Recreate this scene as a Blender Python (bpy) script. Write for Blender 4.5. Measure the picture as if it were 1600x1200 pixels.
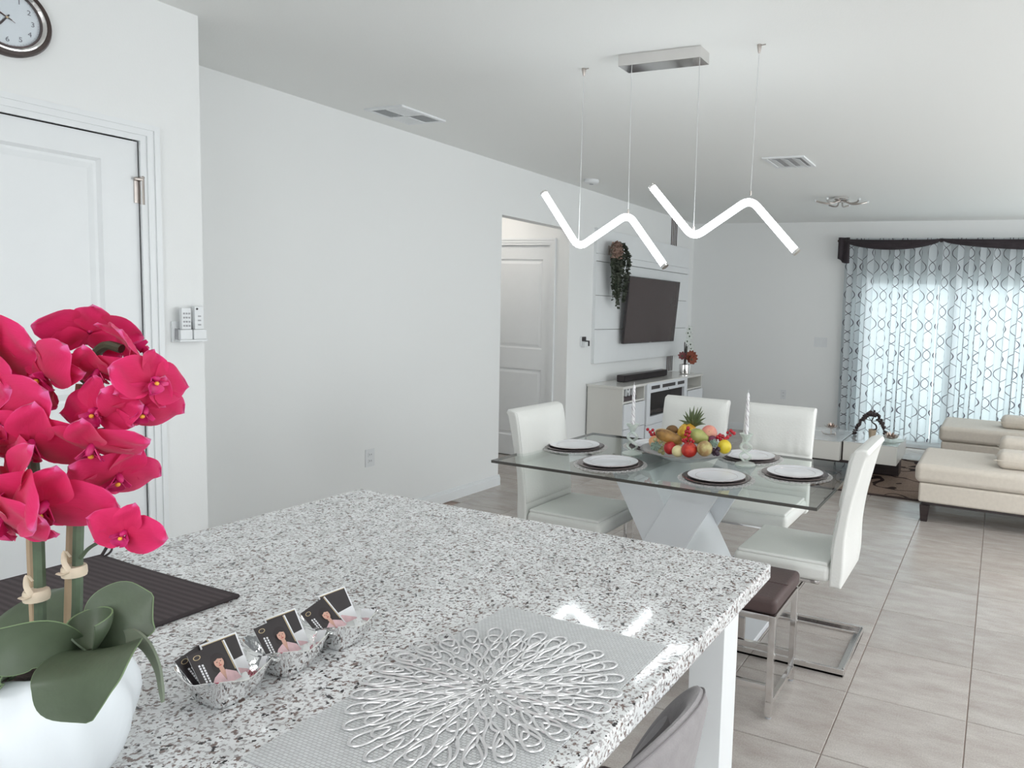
import bpy, bmesh, math, random
from mathutils import Vector, Matrix, Euler
for _o in list(bpy.data.objects): bpy.data.objects.remove(_o, do_unlink=True)
scene = bpy.context.scene
COL = scene.collection
PI = math.pi
rnd = random.Random(7)

# ------------------------------------------------------------------ camera
F_PX, YAW, PITCH, ROLL, PPX, PPY, CAM_H = 1115.63, -.4053128, -.0866857, .0394821, 1082.1046, 581.1538, 1.536
_fwd = Vector((math.sin(YAW)*math.cos(PITCH), math.cos(YAW)*math.cos(PITCH), math.sin(PITCH)))
_r0 = Vector((math.cos(YAW), -math.sin(YAW), 0)); _u0 = _r0.cross(_fwd)
RIGHT = math.cos(ROLL)*_r0 + math.sin(ROLL)*_u0
UP = -math.sin(ROLL)*_r0 + math.cos(ROLL)*_u0
FWD = _fwd
EYE = Vector((0, 0, CAM_H))
camd = bpy.data.cameras.new('camera'); cam = bpy.data.objects.new('camera', camd); COL.objects.link(cam)
camd.sensor_fit = 'HORIZONTAL'; camd.sensor_width = 36.0; camd.lens = F_PX/1600*36.0
camd.shift_x = (800-PPX)/1600; camd.shift_y = (PPY-600)/1600
camd.clip_start = .02; camd.clip_end = 200
cam.matrix_world = Matrix(((RIGHT.x, UP.x, -FWD.x, 0), (RIGHT.y, UP.y, -FWD.y, 0), (RIGHT.z, UP.z, -FWD.z, CAM_H), (0, 0, 0, 1)))
scene.camera = cam
def ray(px, py):
    return RIGHT*((px-PPX)/F_PX) - UP*((py-PPY)/F_PX) + FWD
def at(px, py, depth):            # a measured point of the photograph at a known distance
    return EYE + ray(px, py)*depth
def atY(px, py, Y):
    d = ray(px, py); return EYE + d*(Y/d.y)
def atX(px, py, X):
    d = ray(px, py); return EYE + d*(X/d.x)
def atZ(px, py, Z):
    d = ray(px, py); return EYE + d*((Z-CAM_H)/d.z)

# ------------------------------------------------------------------ light
vs = scene.view_settings
scene.display_settings.display_device = 'sRGB'
vs.view_transform = 'Standard'; vs.look = 'None'; vs.gamma = 1.0; vs.use_curve_mapping = False
vs.exposure = 0.60
world = bpy.data.worlds.new('daylight'); scene.world = world; world.use_nodes = True
bg = world.node_tree.nodes['Background']
bg.inputs[0].default_value = (.93, .975, 1.0, 1); bg.inputs[1].default_value = 2.6
CEIL = 2.667
X_L, X_R, Y_F, Y_B = -3.809, 2.9, 8.75, -2.6
WIN_R = [(1.7, 4.9), (5.3, 8.3)]         # openings in the right wall (out of the frame), Y ranges
WIN_B = [(-.4, 2.7)]                       # openings in the back wall, X ranges
GLASS_X0, GLASS_X1, GLASS_Z = -1.62, 1.62, 2.07        # sliding door behind the curtains
def portal(name, loc, rot, sx, sy):
    l = bpy.data.lights.new(name, 'AREA'); l.shape = 'RECTANGLE'; l.size = sx; l.size_y = sy
    l.cycles.is_portal = True
    o = bpy.data.objects.new(name, l); COL.objects.link(o); o.location = loc; o.rotation_euler = rot
for a, b in WIN_R:
    portal('portal', (X_R+.06, (a+b)/2, 1.1), (0, PI/2, 0), 2.0, b-a)
for a, b in WIN_B:
    portal('portal', ((a+b)/2, Y_B-.06, 1.35), (PI/2, 0, 0), b-a, 1.9)
portal('portal', ((GLASS_X0+GLASS_X1)/2, Y_F+.25, GLASS_Z/2), (-PI/2, 0, 0), GLASS_X1-GLASS_X0, GLASS_Z)

# ------------------------------------------------------------------ helpers
def lin(v):
    v /= 255.0
    return v/12.92 if v <= .04045 else ((v+.055)/1.055)**2.4
def C(r, g, b, gain=1.0):
    return (min(.92, lin(r)*gain), min(.92, lin(g)*gain), min(.92, lin(b)*gain), 1)
MATS = {}
def new_mat(name):
    m = bpy.data.materials.new(name); m.use_nodes = True; MATS[name] = m
    nt = m.node_tree; return m, nt, nt.nodes, nt.links, nt.nodes['Principled BSDF']
def mat(name, rgb, rough=.5, metal=0.0, spec=.5, var=0.0, vscale=8.0, bump=0.0, bscale=60.0, coat=0.0, emit=None, estr=0.0, sheen=0.0, trans=0.0, stretch=None):
    """principled material with a procedural colour variation and fine relief"""
    m, nt, N, L, p = new_mat(name)
    c = rgb if len(rgb) == 4 else (*rgb, 1)
    p.inputs['Base Color'].default_value = c; p.inputs['Roughness'].default_value = rough
    p.inputs['Metallic'].default_value = metal; p.inputs['Specular IOR Level'].default_value = spec
    p.inputs['Coat Weight'].default_value = coat; p.inputs['Sheen Weight'].default_value = sheen
    p.inputs['Transmission Weight'].default_value = trans
    if emit:
        p.inputs['Emission Color'].default_value = (*emit, 1); p.inputs['Emission Strength'].default_value = estr
    tc = N.new('ShaderNodeTexCoord'); src = tc.outputs['Object']
    if stretch:
        mp = N.new('ShaderNodeMapping'); mp.inputs['Scale'].default_value = stretch
        L.new(src, mp.inputs[0]); src = mp.outputs[0]
    if var:
        n = N.new('ShaderNodeTexNoise'); n.inputs['Scale'].default_value = vscale; n.inputs['Detail'].default_value = 4
        L.new(src, n.inputs['Vector'])
        r = N.new('ShaderNodeValToRGB')
        r.color_ramp.elements[0].position = .3; r.color_ramp.elements[1].position = .7
        r.color_ramp.elements[0].color = (*[max(0, x*(1-var)) for x in c[:3]], 1)
        r.color_ramp.elements[1].color = (*[min(1, x*(1+var)) for x in c[:3]], 1)
        L.new(n.outputs[0], r.inputs[0]); L.new(r.outputs[0], p.inputs['Base Color'])
    if bump:
        n2 = N.new('ShaderNodeTexNoise'); n2.inputs['Scale'].default_value = bscale; n2.inputs['Detail'].default_value = 3
        L.new(src, n2.inputs['Vector'])
        b = N.new('ShaderNodeBump'); b.inputs['Strength'].default_value = bump; b.inputs['Distance'].default_value = .01
        L.new(n2.outputs[0], b.inputs['Height']); L.new(b.outputs[0], p.inputs['Normal'])
    return m

class MB:
    """collects geometry for ONE mesh"""
    def __init__(s): s.v = []; s.f = []; s.mi = []; s.uv = {}; s.wn = False
    def add(s, vs_, fs, mi=0, uvs=None):
        k = len(s.v); s.v += [Vector(p) for p in vs_]
        for f in fs: s.f.append([i+k for i in f]); s.mi.append(mi)
        if uvs:
            for i, u in enumerate(uvs): s.uv[k+i] = u
        return s
    def box(s, x0, x1, y0, y1, z0, z1, mi=0):
        return s.add([(x0,y0,z0),(x1,y0,z0),(x1,y1,z0),(x0,y1,z0),(x0,y0,z1),(x1,y0,z1),(x1,y1,z1),(x0,y1,z1)],
                     [(0,3,2,1),(4,5,6,7),(0,1,5,4),(1,2,6,5),(2,3,7,6),(3,0,4,7)], mi)
    def rbox(s, x0, x1, y0, y1, z0, z1, r=.01, seg=2, mi=0, M=None):
        bm = bmesh.new(); bmesh.ops.create_cube(bm, size=1)
        for v in bm.verts:
            v.co = Vector((x0+(v.co.x+.5)*(x1-x0), y0+(v.co.y+.5)*(y1-y0), z0+(v.co.z+.5)*(z1-z0)))
        r = min(r, .49*min(x1-x0, y1-y0, z1-z0)); s.wn = True
        bmesh.ops.bevel(bm, geom=list(bm.edges), offset=r, segments=seg, profile=.5, affect='EDGES')
        return s.bm(bm, mi, M)
    def bm(s, bm, mi=0, M=None):
        bm.verts.index_update()
        s.add([(M @ v.co if M else v.co.copy()) for v in bm.verts], [[v.index for v in f.verts] for f in bm.faces], mi); bm.free(); return s
    def slab(s, outline, axis, a0, a1, r=.006, seg=2, mi=0):
        """2-D outline extruded along an axis ('x','y','z') with rounded rims"""
        bm = bmesh.new(); s.wn = True
        def P(u, w, a): return {'x': (a, u, w), 'y': (u, a, w), 'z': (u, w, a)}[axis]
        lo = [bm.verts.new(P(u, w, a0)) for u, w in outline]; hi = [bm.verts.new(P(u, w, a1)) for u, w in outline]
        n = len(outline); f1 = bm.faces.new(lo); f2 = bm.faces.new(hi[::-1])
        for i in range(n): bm.faces.new((lo[i], hi[i], hi[(i+1) % n], lo[(i+1) % n]))
        bmesh.ops.recalc_face_normals(bm, faces=list(bm.faces))
        if r:
            es = set(f1.edges) | set(f2.edges)
            bmesh.ops.bevel(bm, geom=list(es), offset=r, segments=seg, profile=.5, affect='EDGES')
        return s.bm(bm, mi)
    def tube(s, path, r, n=8, caps=True, closed=False, mi=0, flat=1.0):
        path = [Vector(p) for p in path]; m = len(path); rs = r if isinstance(r, (list, tuple)) else [r]*m
        rings = []; prev = None; k0 = len(s.v)
        for i in range(m):
            a = path[(i-1) % m] if (closed or i > 0) else path[i]
            b = path[(i+1) % m] if (closed or i < m-1) else path[i]
            t = (b-a).normalized() if (b-a).length > 1e-9 else Vector((0, 0, 1))
            if prev is None:
                up = Vector((0, 0, 1)) if abs(t.z) < .9 else Vector((1, 0, 0))
                u = up.cross(t).normalized()
            else:
                u = prev - t*prev.dot(t)
                u = u.normalized() if u.length > 1e-6 else t.orthogonal().normalized()
            w = t.cross(u); prev = u
            rings.append([path[i] + u*(math.cos(2*PI*j/n)*rs[i]) + w*(math.sin(2*PI*j/n)*rs[i]*flat) for j in range(n)])
        vs_ = [p for R_ in rings for p in R_]; fs = []
        for i in range(m if closed else m-1):
            for j in range(n):
                i2 = (i+1) % m
                fs.append((i*n+j, i*n+(j+1) % n, i2*n+(j+1) % n, i2*n+j))
        if caps and not closed:
            fs.append(list(range(n))[::-1]); fs.append([(m-1)*n+j for j in range(n)])
        return s.add(vs_, fs, mi)
    def lathe(s, prof, c=(0, 0, 0), n=24, mi=0, fn=None, cap=True):
        """profile of (radius, z); fn(angle, k, r) may change the radius"""
        c = Vector(c); vs_ = []; fs = []; m = len(prof)
        for k, (r, z) in enumerate(prof):
            for j in range(n):
                a = 2*PI*j/n; rr = fn(a, k, r) if fn else r
                vs_.append(c+Vector((rr*math.cos(a), rr*math.sin(a), z)))
        for k in range(m-1):
            for j in range(n):
                fs.append((k*n+j, k*n+(j+1) % n, (k+1)*n+(j+1) % n, (k+1)*n+j))
        if cap:
            if prof[0][0] > 1e-5: fs.append(list(range(n))[::-1])
            if prof[-1][0] > 1e-5: fs.append([(m-1)*n+j for j in range(n)])
        return s.add(vs_, fs, mi)
    def ball(s, c, r, nu=12, nv=8, M=None, mi=0, fn=None):
        c = Vector(c); rx, ry, rz = r if isinstance(r, (tuple, list)) else (r, r, r); vs_ = []; fs = []
        def put(th, ph):
            d = Vector((math.sin(th)*math.cos(ph), math.sin(th)*math.sin(ph), math.cos(th)))
            k = fn(d) if fn else 1.0
            p = Vector((d.x*rx*k, d.y*ry*k, d.z*rz*k)); return c+(M @ p if M else p)
        vs_.append(put(0, 0))
        for i in range(1, nv):
            for j in range(nu): vs_.append(put(PI*i/nv, 2*PI*j/nu))
        vs_.append(put(PI, 0)); last = len(vs_)-1
        for j in range(nu): fs.append((0, 1+j, 1+(j+1) % nu))
        for i in range(nv-2):
            for j in range(nu):
                a = 1+i*nu; b = 1+(i+1)*nu
                fs.append((a+j, b+j, b+(j+1) % nu, a+(j+1) % nu))
        a = 1+(nv-2)*nu
        for j in range(nu): fs.append((a+j, last, a+(j+1) % nu))
        return s.add(vs_, fs, mi)
    def grid(s, fn, nu, nv, mi=0, uv=None):
        vs_ = []; us = []
        for i in range(nu+1):
            for j in range(nv+1):
                vs_.append(Vector(fn(i/nu, j/nv)))
                if uv: us.append(uv(i/nu, j/nv))
        fs = [(i*(nv+1)+j, (i+1)*(nv+1)+j, (i+1)*(nv+1)+j+1, i*(nv+1)+j+1) for i in range(nu) for j in range(nv)]
        return s.add(vs_, fs, mi, us if uv else None)
    def sheet(s, fn, nu, nv, t, mi=0):
        """a surface with real thickness t (closed)"""
        P = [[Vector(fn(i/nu, j/nv)) for j in range(nv+1)] for i in range(nu+1)]
        Nn = [[None]*(nv+1) for _ in range(nu+1)]
        for i in range(nu+1):
            for j in range(nv+1):
                a = P[min(i+1, nu)][j]-P[max(i-1, 0)][j]; b = P[i][min(j+1, nv)]-P[i][max(j-1, 0)]
                n_ = a.cross(b); Nn[i][j] = n_.normalized() if n_.length > 1e-12 else Vector((0, 0, 1))
        W = nv+1; K = (nu+1)*W
        vs_ = [P[i][j]+Nn[i][j]*t/2 for i in range(nu+1) for j in range(W)]+[P[i][j]-Nn[i][j]*t/2 for i in range(nu+1) for j in range(W)]
        fs = []
        for i in range(nu):
            for j in range(nv):
                q = (i*W+j, (i+1)*W+j, (i+1)*W+j+1, i*W+j+1)
                fs.append(q); fs.append(tuple(K+x for x in q[::-1]))
        rim = [i*W for i in range(nu+1)]+[nu*W+j for j in range(1, W)]+[i*W+nv for i in range(nu-1, -1, -1)]+[j for j in range(nv-1, 0, -1)]
        for a, b in zip(rim, rim[1:]+rim[:1]): fs.append((b, a, K+a, K+b))
        return s.add(vs_, fs, mi)
    def move(s, M):
        s.v = [M @ p for p in s.v]; return s
ORIGIN = {}
def obj(name, mb, m, parent=None, smooth=True, angle=40, props=None, local=False):
    """link the collected geometry as ONE mesh object (world coordinates unless local)"""
    off = Vector((0, 0, 0)) if (parent is None or local) else ORIGIN.get(parent.name, Vector((0, 0, 0)))
    me = bpy.data.meshes.new(name); me.from_pydata([tuple(p-off) for p in mb.v], [], mb.f)
    ms = m if isinstance(m, (list, tuple)) else [m]
    for q in ms: me.materials.append(q)
    if len(ms) > 1: me.polygons.foreach_set('material_index', mb.mi)
    if mb.uv:
        ul = me.uv_layers.new(name='UVMap')
        for lp in me.loops: ul.data[lp.index].uv = mb.uv.get(lp.vertex_index, (0, 0))
    me.validate(); me.update()
    if smooth:
        me.polygons.foreach_set('use_smooth', [True]*len(me.polygons)); me.set_sharp_from_angle(angle=math.radians(angle))
    o = bpy.data.objects.new(name, me); COL.objects.link(o)
    if smooth and mb.wn:
        wn = o.modifiers.new('weighted_normals', 'WEIGHTED_NORMAL'); wn.keep_sharp = True; wn.weight = 80
    if parent is not None:
        o.parent = parent; ORIGIN[o.name] = off
    if props:
        for k, v in props.items(): o[k] = v
    return o
def share(name, src, parent, loc=None, rot=None, scale=None):
    o = bpy.data.objects.new(name, src.data); COL.objects.link(o); o.parent = parent
    if loc is not None: o.location = loc
    if rot is not None: o.rotation_euler = rot
    if scale is not None: o.scale = scale
    return o
def tag(o, label, cat, group=None, kind=None):
    o['label'] = label; o['category'] = cat
    if group: o['group'] = group
    if kind: o['kind'] = kind
    return o
def thing(name, label, cat, loc=(0, 0, 0), group=None, rotz=0.0, local=False):
    o = bpy.data.objects.new(name, None); o.empty_display_size = .05; COL.objects.link(o)
    o.location = loc; o.rotation_euler = (0, 0, rotz)
    ORIGIN[o.name] = Vector((0, 0, 0)) if local else Vector(loc)
    return tag(o, label, cat, group)
def dup(root, loc, rotz, label, group=None):
    r = root.copy(); COL.objects.link(r); r.location = loc; r.rotation_euler = (0, 0, rotz); r['label'] = label
    if group: r['group'] = group
    for ch in list(root.children):
        c = ch.copy(); COL.objects.link(c); c.parent = r
        for g in list(ch.children):
            d = g.copy(); COL.objects.link(d); d.parent = c
    return r
def struct(name, mb, m, parent=None, smooth=False, label=None):
    o = obj(name, mb, m, parent, smooth)
    if parent is None: o['kind'] = 'structure'
    if label: o['label'] = label
    return o
def text_mesh(body, size, depth=.0004, align='CENTER'):
    cu = bpy.data.curves.new('lettering', 'FONT'); cu.body = body; cu.size = size; cu.extrude = depth
    cu.align_x = align; cu.align_y = 'CENTER'; cu.resolution_u = 3
    o = bpy.data.objects.new('lettering', cu); COL.objects.link(o)
    dg = bpy.context.evaluated_depsgraph_get(); me = bpy.data.meshes.new_from_object(o.evaluated_get(dg))
    mb = MB(); mb.add([v.co.copy() for v in me.vertices], [list(p.vertices) for p in me.polygons])
    bpy.data.objects.remove(o); bpy.data.meshes.remove(me); bpy.data.curves.remove(cu)
    return mb
def basis(x, y, z, loc):
    x, y, z = Vector(x), Vector(y), Vector(z)
    return Matrix(((x.x, y.x, z.x, loc[0]), (x.y, y.y, z.y, loc[1]), (x.z, y.z, z.z, loc[2]), (0, 0, 0, 1)))
def spline(pts, n=8, closed=False):
    """Catmull-Rom through points"""
    P = [Vector(p) for p in pts]; out = []; m = len(P)
    for i in range(m if closed else m-1):
        p0 = P[(i-1) % m] if (closed or i > 0) else P[0]*2-P[1]
        p1 = P[i]; p2 = P[(i+1) % m]; p3 = P[(i+2) % m] if (closed or i+2 < m) else P[-1]*2-P[-2]
        for k in range(n):
            t = k/n
            out.append(.5*((2*p1)+(p2-p0)*t+(2*p0-5*p1+4*p2-p3)*t*t+(3*p1-p0-3*p2+p3)*t**3))
    if not closed: out.append(P[-1])
    return out

# ------------------------------------------------------------------ materials
m_wall = mat('wall_paint', (.87, .88, .875), .7, spec=.25, bump=.04, bscale=220)
m_ceil = mat('ceiling_paint', (.91, .92, .905), .85, spec=.15, bump=.06, bscale=160)
m_trim = mat('trim_paint', (.85, .87, .88), .4, spec=.4, var=.01)
m_door = mat('door_paint', (.85, .87, .88), .4, spec=.4, var=.01)
m_grout = mat('grout', (.40, .31, .27), .9, var=.12, vscale=14)
m_chrome = mat('polished_chrome', (.78, .76, .75), .09, 1.0, var=.03, vscale=5)
m_brushed = mat('brushed_nickel', (.50, .45, .42), .32, 1.0, var=.06, vscale=30)
m_gap = mat('dark_gap', (.045, .038, .035), .9, var=.1)  # near-black for the shade in gaps and holes, also the ember bed
m_black = mat('black_plastic', (.035, .028, .03), .4, var=.12, vscale=20)
m_white_pl = mat('white_plastic', (.80, .82, .83), .35, var=.01)
m_grey_pl = mat('grey_plastic', (.42, .42, .44), .5, var=.05)
m_leather = mat('white_leather', (.80, .80, .77), .42, spec=.4, var=.015, vscale=6, bump=.12, bscale=90)
m_gloss_white = mat('white_lacquer', (.78, .80, .83), .16, spec=.5, coat=.3, var=.01)
m_ivory = mat('ivory_lacquer', (.74, .73, .69), .2, spec=.5, coat=.3, var=.01)
m_sofa = mat('cream_upholstery', (.66, .60, .525), .75, spec=.2, var=.04, vscale=40, bump=.15, bscale=260, sheen=.2)
m_wood_dk = mat('dark_stained_wood', (.035, .024, .024), .35, var=.3, vscale=6, stretch=(1, 1, 8))
def tile_material():
    m, nt, N, L, p = new_mat('porcelain_tile')
    tc = N.new('ShaderNodeTexCoord'); oi = N.new('ShaderNodeObjectInfo')
    ad = N.new('ShaderNodeVectorMath'); ad.operation = 'ADD'
    sc = N.new('ShaderNodeVectorMath'); sc.operation = 'SCALE'
    cb = N.new('ShaderNodeCombineXYZ'); L.new(oi.outputs['Random'], cb.inputs[0]); L.new(oi.outputs['Random'], cb.inputs[1])
    L.new(cb.outputs[0], sc.inputs[0]); sc.inputs['Scale'].default_value = 37.0
    L.new(tc.outputs['Object'], ad.inputs[0]); L.new(sc.outputs[0], ad.inputs[1])
    mp = N.new('ShaderNodeMapping'); mp.inputs['Scale'].default_value = (3.2, 9.0, 3); L.new(ad.outputs[0], mp.inputs[0])
    n1 = N.new('ShaderNodeTexNoise'); n1.inputs['Scale'].default_value = 1.3; n1.inputs['Detail'].default_value = 7; n1.inputs['Roughness'].default_value = .65
    L.new(mp.outputs[0], n1.inputs['Vector'])
    r = N.new('ShaderNodeValToRGB'); e = r.color_ramp.elements
    e[0].position = .28; e[0].color = (.385, .335, .305, 1); e[1].position = .72; e[1].color = (.53, .495, .465, 1)
    L.new(n1.outputs[0], r.inputs[0])
    n2 = N.new('ShaderNodeTexNoise'); n2.inputs['Scale'].default_value = 170; n2.inputs['Detail'].default_value = 2; L.new(ad.outputs[0], n2.inputs['Vector'])
    mx = N.new('ShaderNodeMix'); mx.data_type = 'RGBA'; mx.blend_type = 'OVERLAY'; mx.inputs[0].default_value = .25
    L.new(r.outputs[0], mx.inputs[6]); L.new(n2.outputs[0], mx.inputs[7])
    hv = N.new('ShaderNodeHueSaturation'); mr = N.new('ShaderNodeMapRange'); mr.inputs[3].default_value = .95; mr.inputs[4].default_value = 1.05
    L.new(oi.outputs['Random'], mr.inputs[0]); L.new(mr.outputs[0], hv.inputs['Value']); L.new(mx.outputs[2], hv.inputs['Color'])
    L.new(hv.outputs[0], p.inputs['Base Color'])
    p.inputs['Roughness'].default_value = .24; p.inputs['Specular IOR Level'].default_value = .5
    b = N.new('ShaderNodeBump'); b.inputs['Strength'].default_value = .05; b.inputs['Distance'].default_value = .004
    L.new(n1.outputs[0], b.inputs['Height']); L.new(b.outputs[0], p.inputs['Normal'])
    return m
m_tile = tile_material()
def granite_material():
    m, nt, N, L, p = new_mat('speckled_granite')
    tc = N.new('ShaderNodeTexCoord')
    def noise(s, d=3, w=0):
        n = N.new('ShaderNodeTexNoise'); n.inputs['Scale'].default_value = s; n.inputs['Detail'].default_value = d
        o = N.new('ShaderNodeVectorMath'); o.operation = 'ADD'; o.inputs[1].default_value = (w, w*1.7, w*.3)
        L.new(tc.outputs['Object'], o.inputs[0]); L.new(o.outputs[0], n.inputs['Vector']); return n.outputs[0]
    def ramp(src, a, b, ca, cb):
        r = N.new('ShaderNodeValToRGB'); e = r.color_ramp.elements
        e[0].position = a; e[0].color = (*ca, 1); e[1].position = b; e[1].color = (*cb, 1); L.new(src, r.inputs[0]); return r.outputs[0]
    def mix(f, a, b):
        x = N.new('ShaderNodeMix'); x.data_type = 'RGBA'; L.new(f, x.inputs[0])
        for s, v in ((6, a), (7, b)):
            if isinstance(v, tuple): x.inputs[s].default_value = (*v, 1)
            else: L.new(v, x.inputs[s])
        return x.outputs[2]
    base = ramp(noise(26), .3, .6, (.66, .67, .67), (.86, .87, .875))
    g1 = ramp(noise(150, 3, 3), .53, .59, (0, 0, 0), (1, 1, 1))           # mid grey flecks
    c1 = mix(g1, base, (.42, .40, .40))
    g2 = ramp(noise(115, 3, 11), .585, .63, (0, 0, 0), (1, 1, 1))         # brown flecks
    c2 = mix(g2, c1, (.21, .155, .14))
    g3 = ramp(noise(95, 2, 29), .64, .67, (0, 0, 0), (1, 1, 1))           # near-black mica
    c3 = mix(g3, c2, (.035, .03, .032))
    L.new(c3, p.inputs['Base Color']); p.inputs['Roughness'].default_value = .07; p.inputs['Specular IOR Level'].default_value = .5
    return m
m_granite = granite_material()
def clear_glass(name, tint, ior=1.45, body=None, bodyw=0.0):
    m, nt, N, L, p = new_mat(name); N.remove(p)
    tr = N.new('ShaderNodeBsdfTransparent'); tr.inputs[0].default_value = (*tint, 1)
    gl = N.new('ShaderNodeBsdfGlossy'); gl.inputs['Roughness'].default_value = .02
    fr = N.new('ShaderNodeFresnel'); fr.inputs[0].default_value = ior
    ge = N.new('ShaderNodeNewGeometry'); fm = N.new('ShaderNodeMath'); fm.operation = 'MULTIPLY'; iv = N.new('ShaderNodeMath'); iv.operation = 'SUBTRACT'; iv.inputs[0].default_value = 1.0
    L.new(ge.outputs['Backfacing'], iv.inputs[1]); L.new(fr.outputs[0], fm.inputs[0]); L.new(iv.outputs[0], fm.inputs[1])     # reflect on the outer faces only
    mx = N.new('ShaderNodeMixShader'); L.new(fm.outputs[0], mx.inputs[0]); L.new(tr.outputs[0], mx.inputs[1]); L.new(gl.outputs[0], mx.inputs[2])
    out = mx
    if body:
        df = N.new('ShaderNodeBsdfDiffuse'); df.inputs[0].default_value = (*body, 1)
        m2 = N.new('ShaderNodeMixShader'); m2.inputs[0].default_value = bodyw; L.new(mx.outputs[0], m2.inputs[1]); L.new(df.outputs[0], m2.inputs[2]); out = m2
    L.new(out.outputs[0], N['Material Output'].inputs[0]); return m
m_pane = clear_glass('window_glass', (.93, .97, .97))
m_glass_top = clear_glass('table_glass', (.925, .955, .94), 1.55)
m_crystal = clear_glass('lead_crystal', (.94, .98, .95), 1.7, (.84, .88, .84), .38)

# ------------------------------------------------------------------ room shell
T = .4604; TX0, TY0 = -.478, 2.390
fl = MB(); fl.box(-5.6, X_R+.15, Y_B-.15, Y_F+.15, -.12, -.006); floor = struct('floor', fl, m_grout)
tile_src = None
rest = MB(); G = .0035
def tile_at(x0, x1, y0, y1):
    global tile_src
    full = abs(x1-x0-T) < 1e-4 and abs(y1-y0-T) < 1e-4
    hx, hy = (x1-x0)/2-G/2, (y1-y0)/2-G/2
    if full and tile_src is not None:
        o = share('tile', tile_src, floor, ((x0+x1)/2, (y0+y1)/2, 0)); return
    b = MB(); e = .0018
    b.add([(-hx,-hy,-.007),(hx,-hy,-.007),(hx,hy,-.007),(-hx,hy,-.007),(-hx,-hy,-e),(hx,-hy,-e),(hx,hy,-e),(-hx,hy,-e),
           (-hx+e,-hy+e,0),(hx-e,-hy+e,0),(hx-e,hy-e,0),(-hx+e,hy-e,0)],
          [(0,1,5,4),(1,2,6,5),(2,3,7,6),(3,0,4,7),(4,5,9,8),(5,6,10,9),(6,7,11,10),(7,4,8,11),(8,9,10,11)])
    o = obj('tile', b, m_tile, floor, smooth=False); o.location = ((x0+x1)/2, (y0+y1)/2, 0)
    if full: tile_src = o
ix0 = math.floor((-5.6-TX0)/T); ntile = 0
for i in range(-12, 9):
    for j in range(-12, 15):
        x0, x1, y0, y1 = TX0+i*T, TX0+(i+1)*T, TY0+j*T, TY0+(j+1)*T
        if x1 <= -5.5 or x0 >= X_R or y1 <= Y_B or y0 >= Y_F: continue
        hall = x0 < X_L-1e-6
        if hall and (y1 < 4.4 or y0 > 6.0): continue
        if hall and x1 < X_L:
            pass
        cx0, cx1, cy0, cy1 = max(x0, -5.5), min(x1, X_R), max(y0, Y_B), min(y1, Y_F)
        if x1 > -5 and x0 < 1.3 and y1 > 1.5 and not (x1 < X_L and (y0 > 5.8 or y1 < 4.9)):
            tile_at(cx0, cx1, cy0, cy1); ntile += 1
        else:
            rest.box(cx0+G/2, cx1-G/2, cy0+G/2, cy1-G/2, -.007, 0)
o = obj('tile_field', rest, m_tile, floor, smooth=False); o['kind'] = 'stuff'
print('tiles', ntile)

c = MB(); c.box(-5.6, X_R+.15, Y_B-.15, Y_F+.15, CEIL, CEIL+.12); struct('ceiling', c, m_ceil)
OP_Y0, OP_Y1, OP_Z = 4.805, 5.804, 2.25
w = MB()
w.box(X_L-.12, X_L, 1.988, OP_Y0, 0, CEIL); w.box(X_L-.12, X_L, OP_Y1, Y_F, 0, CEIL); w.box(X_L-.12, X_L, OP_Y0, OP_Y1, OP_Z, CEIL)
struct('wall_left', w, m_wall)
XP = -3.144; D1_Y0, D1_Y1, D1_Z = .945, 1.748, 2.108
w = MB()
w.box(XP-.12, XP, D1_Y1+.012, 1.988, 0, CEIL); w.box(XP-.12, XP, Y_B, D1_Y0-.012, 0, CEIL); w.box(XP-.12, XP, D1_Y0-.012, D1_Y1+.012, D1_Z+.012, CEIL)
w.box(X_L-.12, XP-.12, 1.868, 1.988, 0, CEIL)
struct('wall_pantry', w, m_wall)
w = MB(); w.box(-5.5, -4.845, OP_Y1, OP_Y1+.1, 0, CEIL); w.box(-4.0, X_L-.12, OP_Y1, OP_Y1+.1, 0, CEIL); w.box(-4.845, -4.0, OP_Y1, OP_Y1+.1, 2.115, CEIL)
w.box(-5.6, -5.5, OP_Y0-.1, OP_Y1+.1, 0, CEIL); w.box(-5.5, X_L-.12, OP_Y0-.1, OP_Y0, 0, CEIL)
struct('wall_hall', w, m_wall)
w = MB(); w.box(X_L-.12, GLASS_X0, Y_F, Y_F+.15, 0, CEIL); w.box(GLASS_X1, X_R+.15, Y_F, Y_F+.15, 0, CEIL); w.box(GLASS_X0, GLASS_X1, Y_F, Y_F+.15, GLASS_Z, CEIL)
struct('wall_far', w, m_wall)
w = MB(); ys = [Y_B-.15]+[v for ab in WIN_R for v in ab]+[Y_F]
for k in range(0, len(ys), 2): w.box(X_R, X_R+.12, ys[k], ys[k+1], 0, CEIL)
for a, b in WIN_R: w.box(X_R, X_R+.12, a, b, 2.1, CEIL); w.box(X_R, X_R+.12, a, b, 0, .1)
struct('wall_right', w, m_wall)
w = MB(); xs = [XP-.12]+[v for ab in WIN_B for v in ab]+[X_R]
for k in range(0, len(xs), 2): w.box(xs[k], xs[k+1], Y_B-.12, Y_B, 0, CEIL)
for a, b in WIN_B: w.box(a, b, Y_B-.12, Y_B, 2.3, CEIL); w.box(a, b, Y_B-.12, Y_B, 0, .4)
struct('wall_back', w, m_wall)

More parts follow.
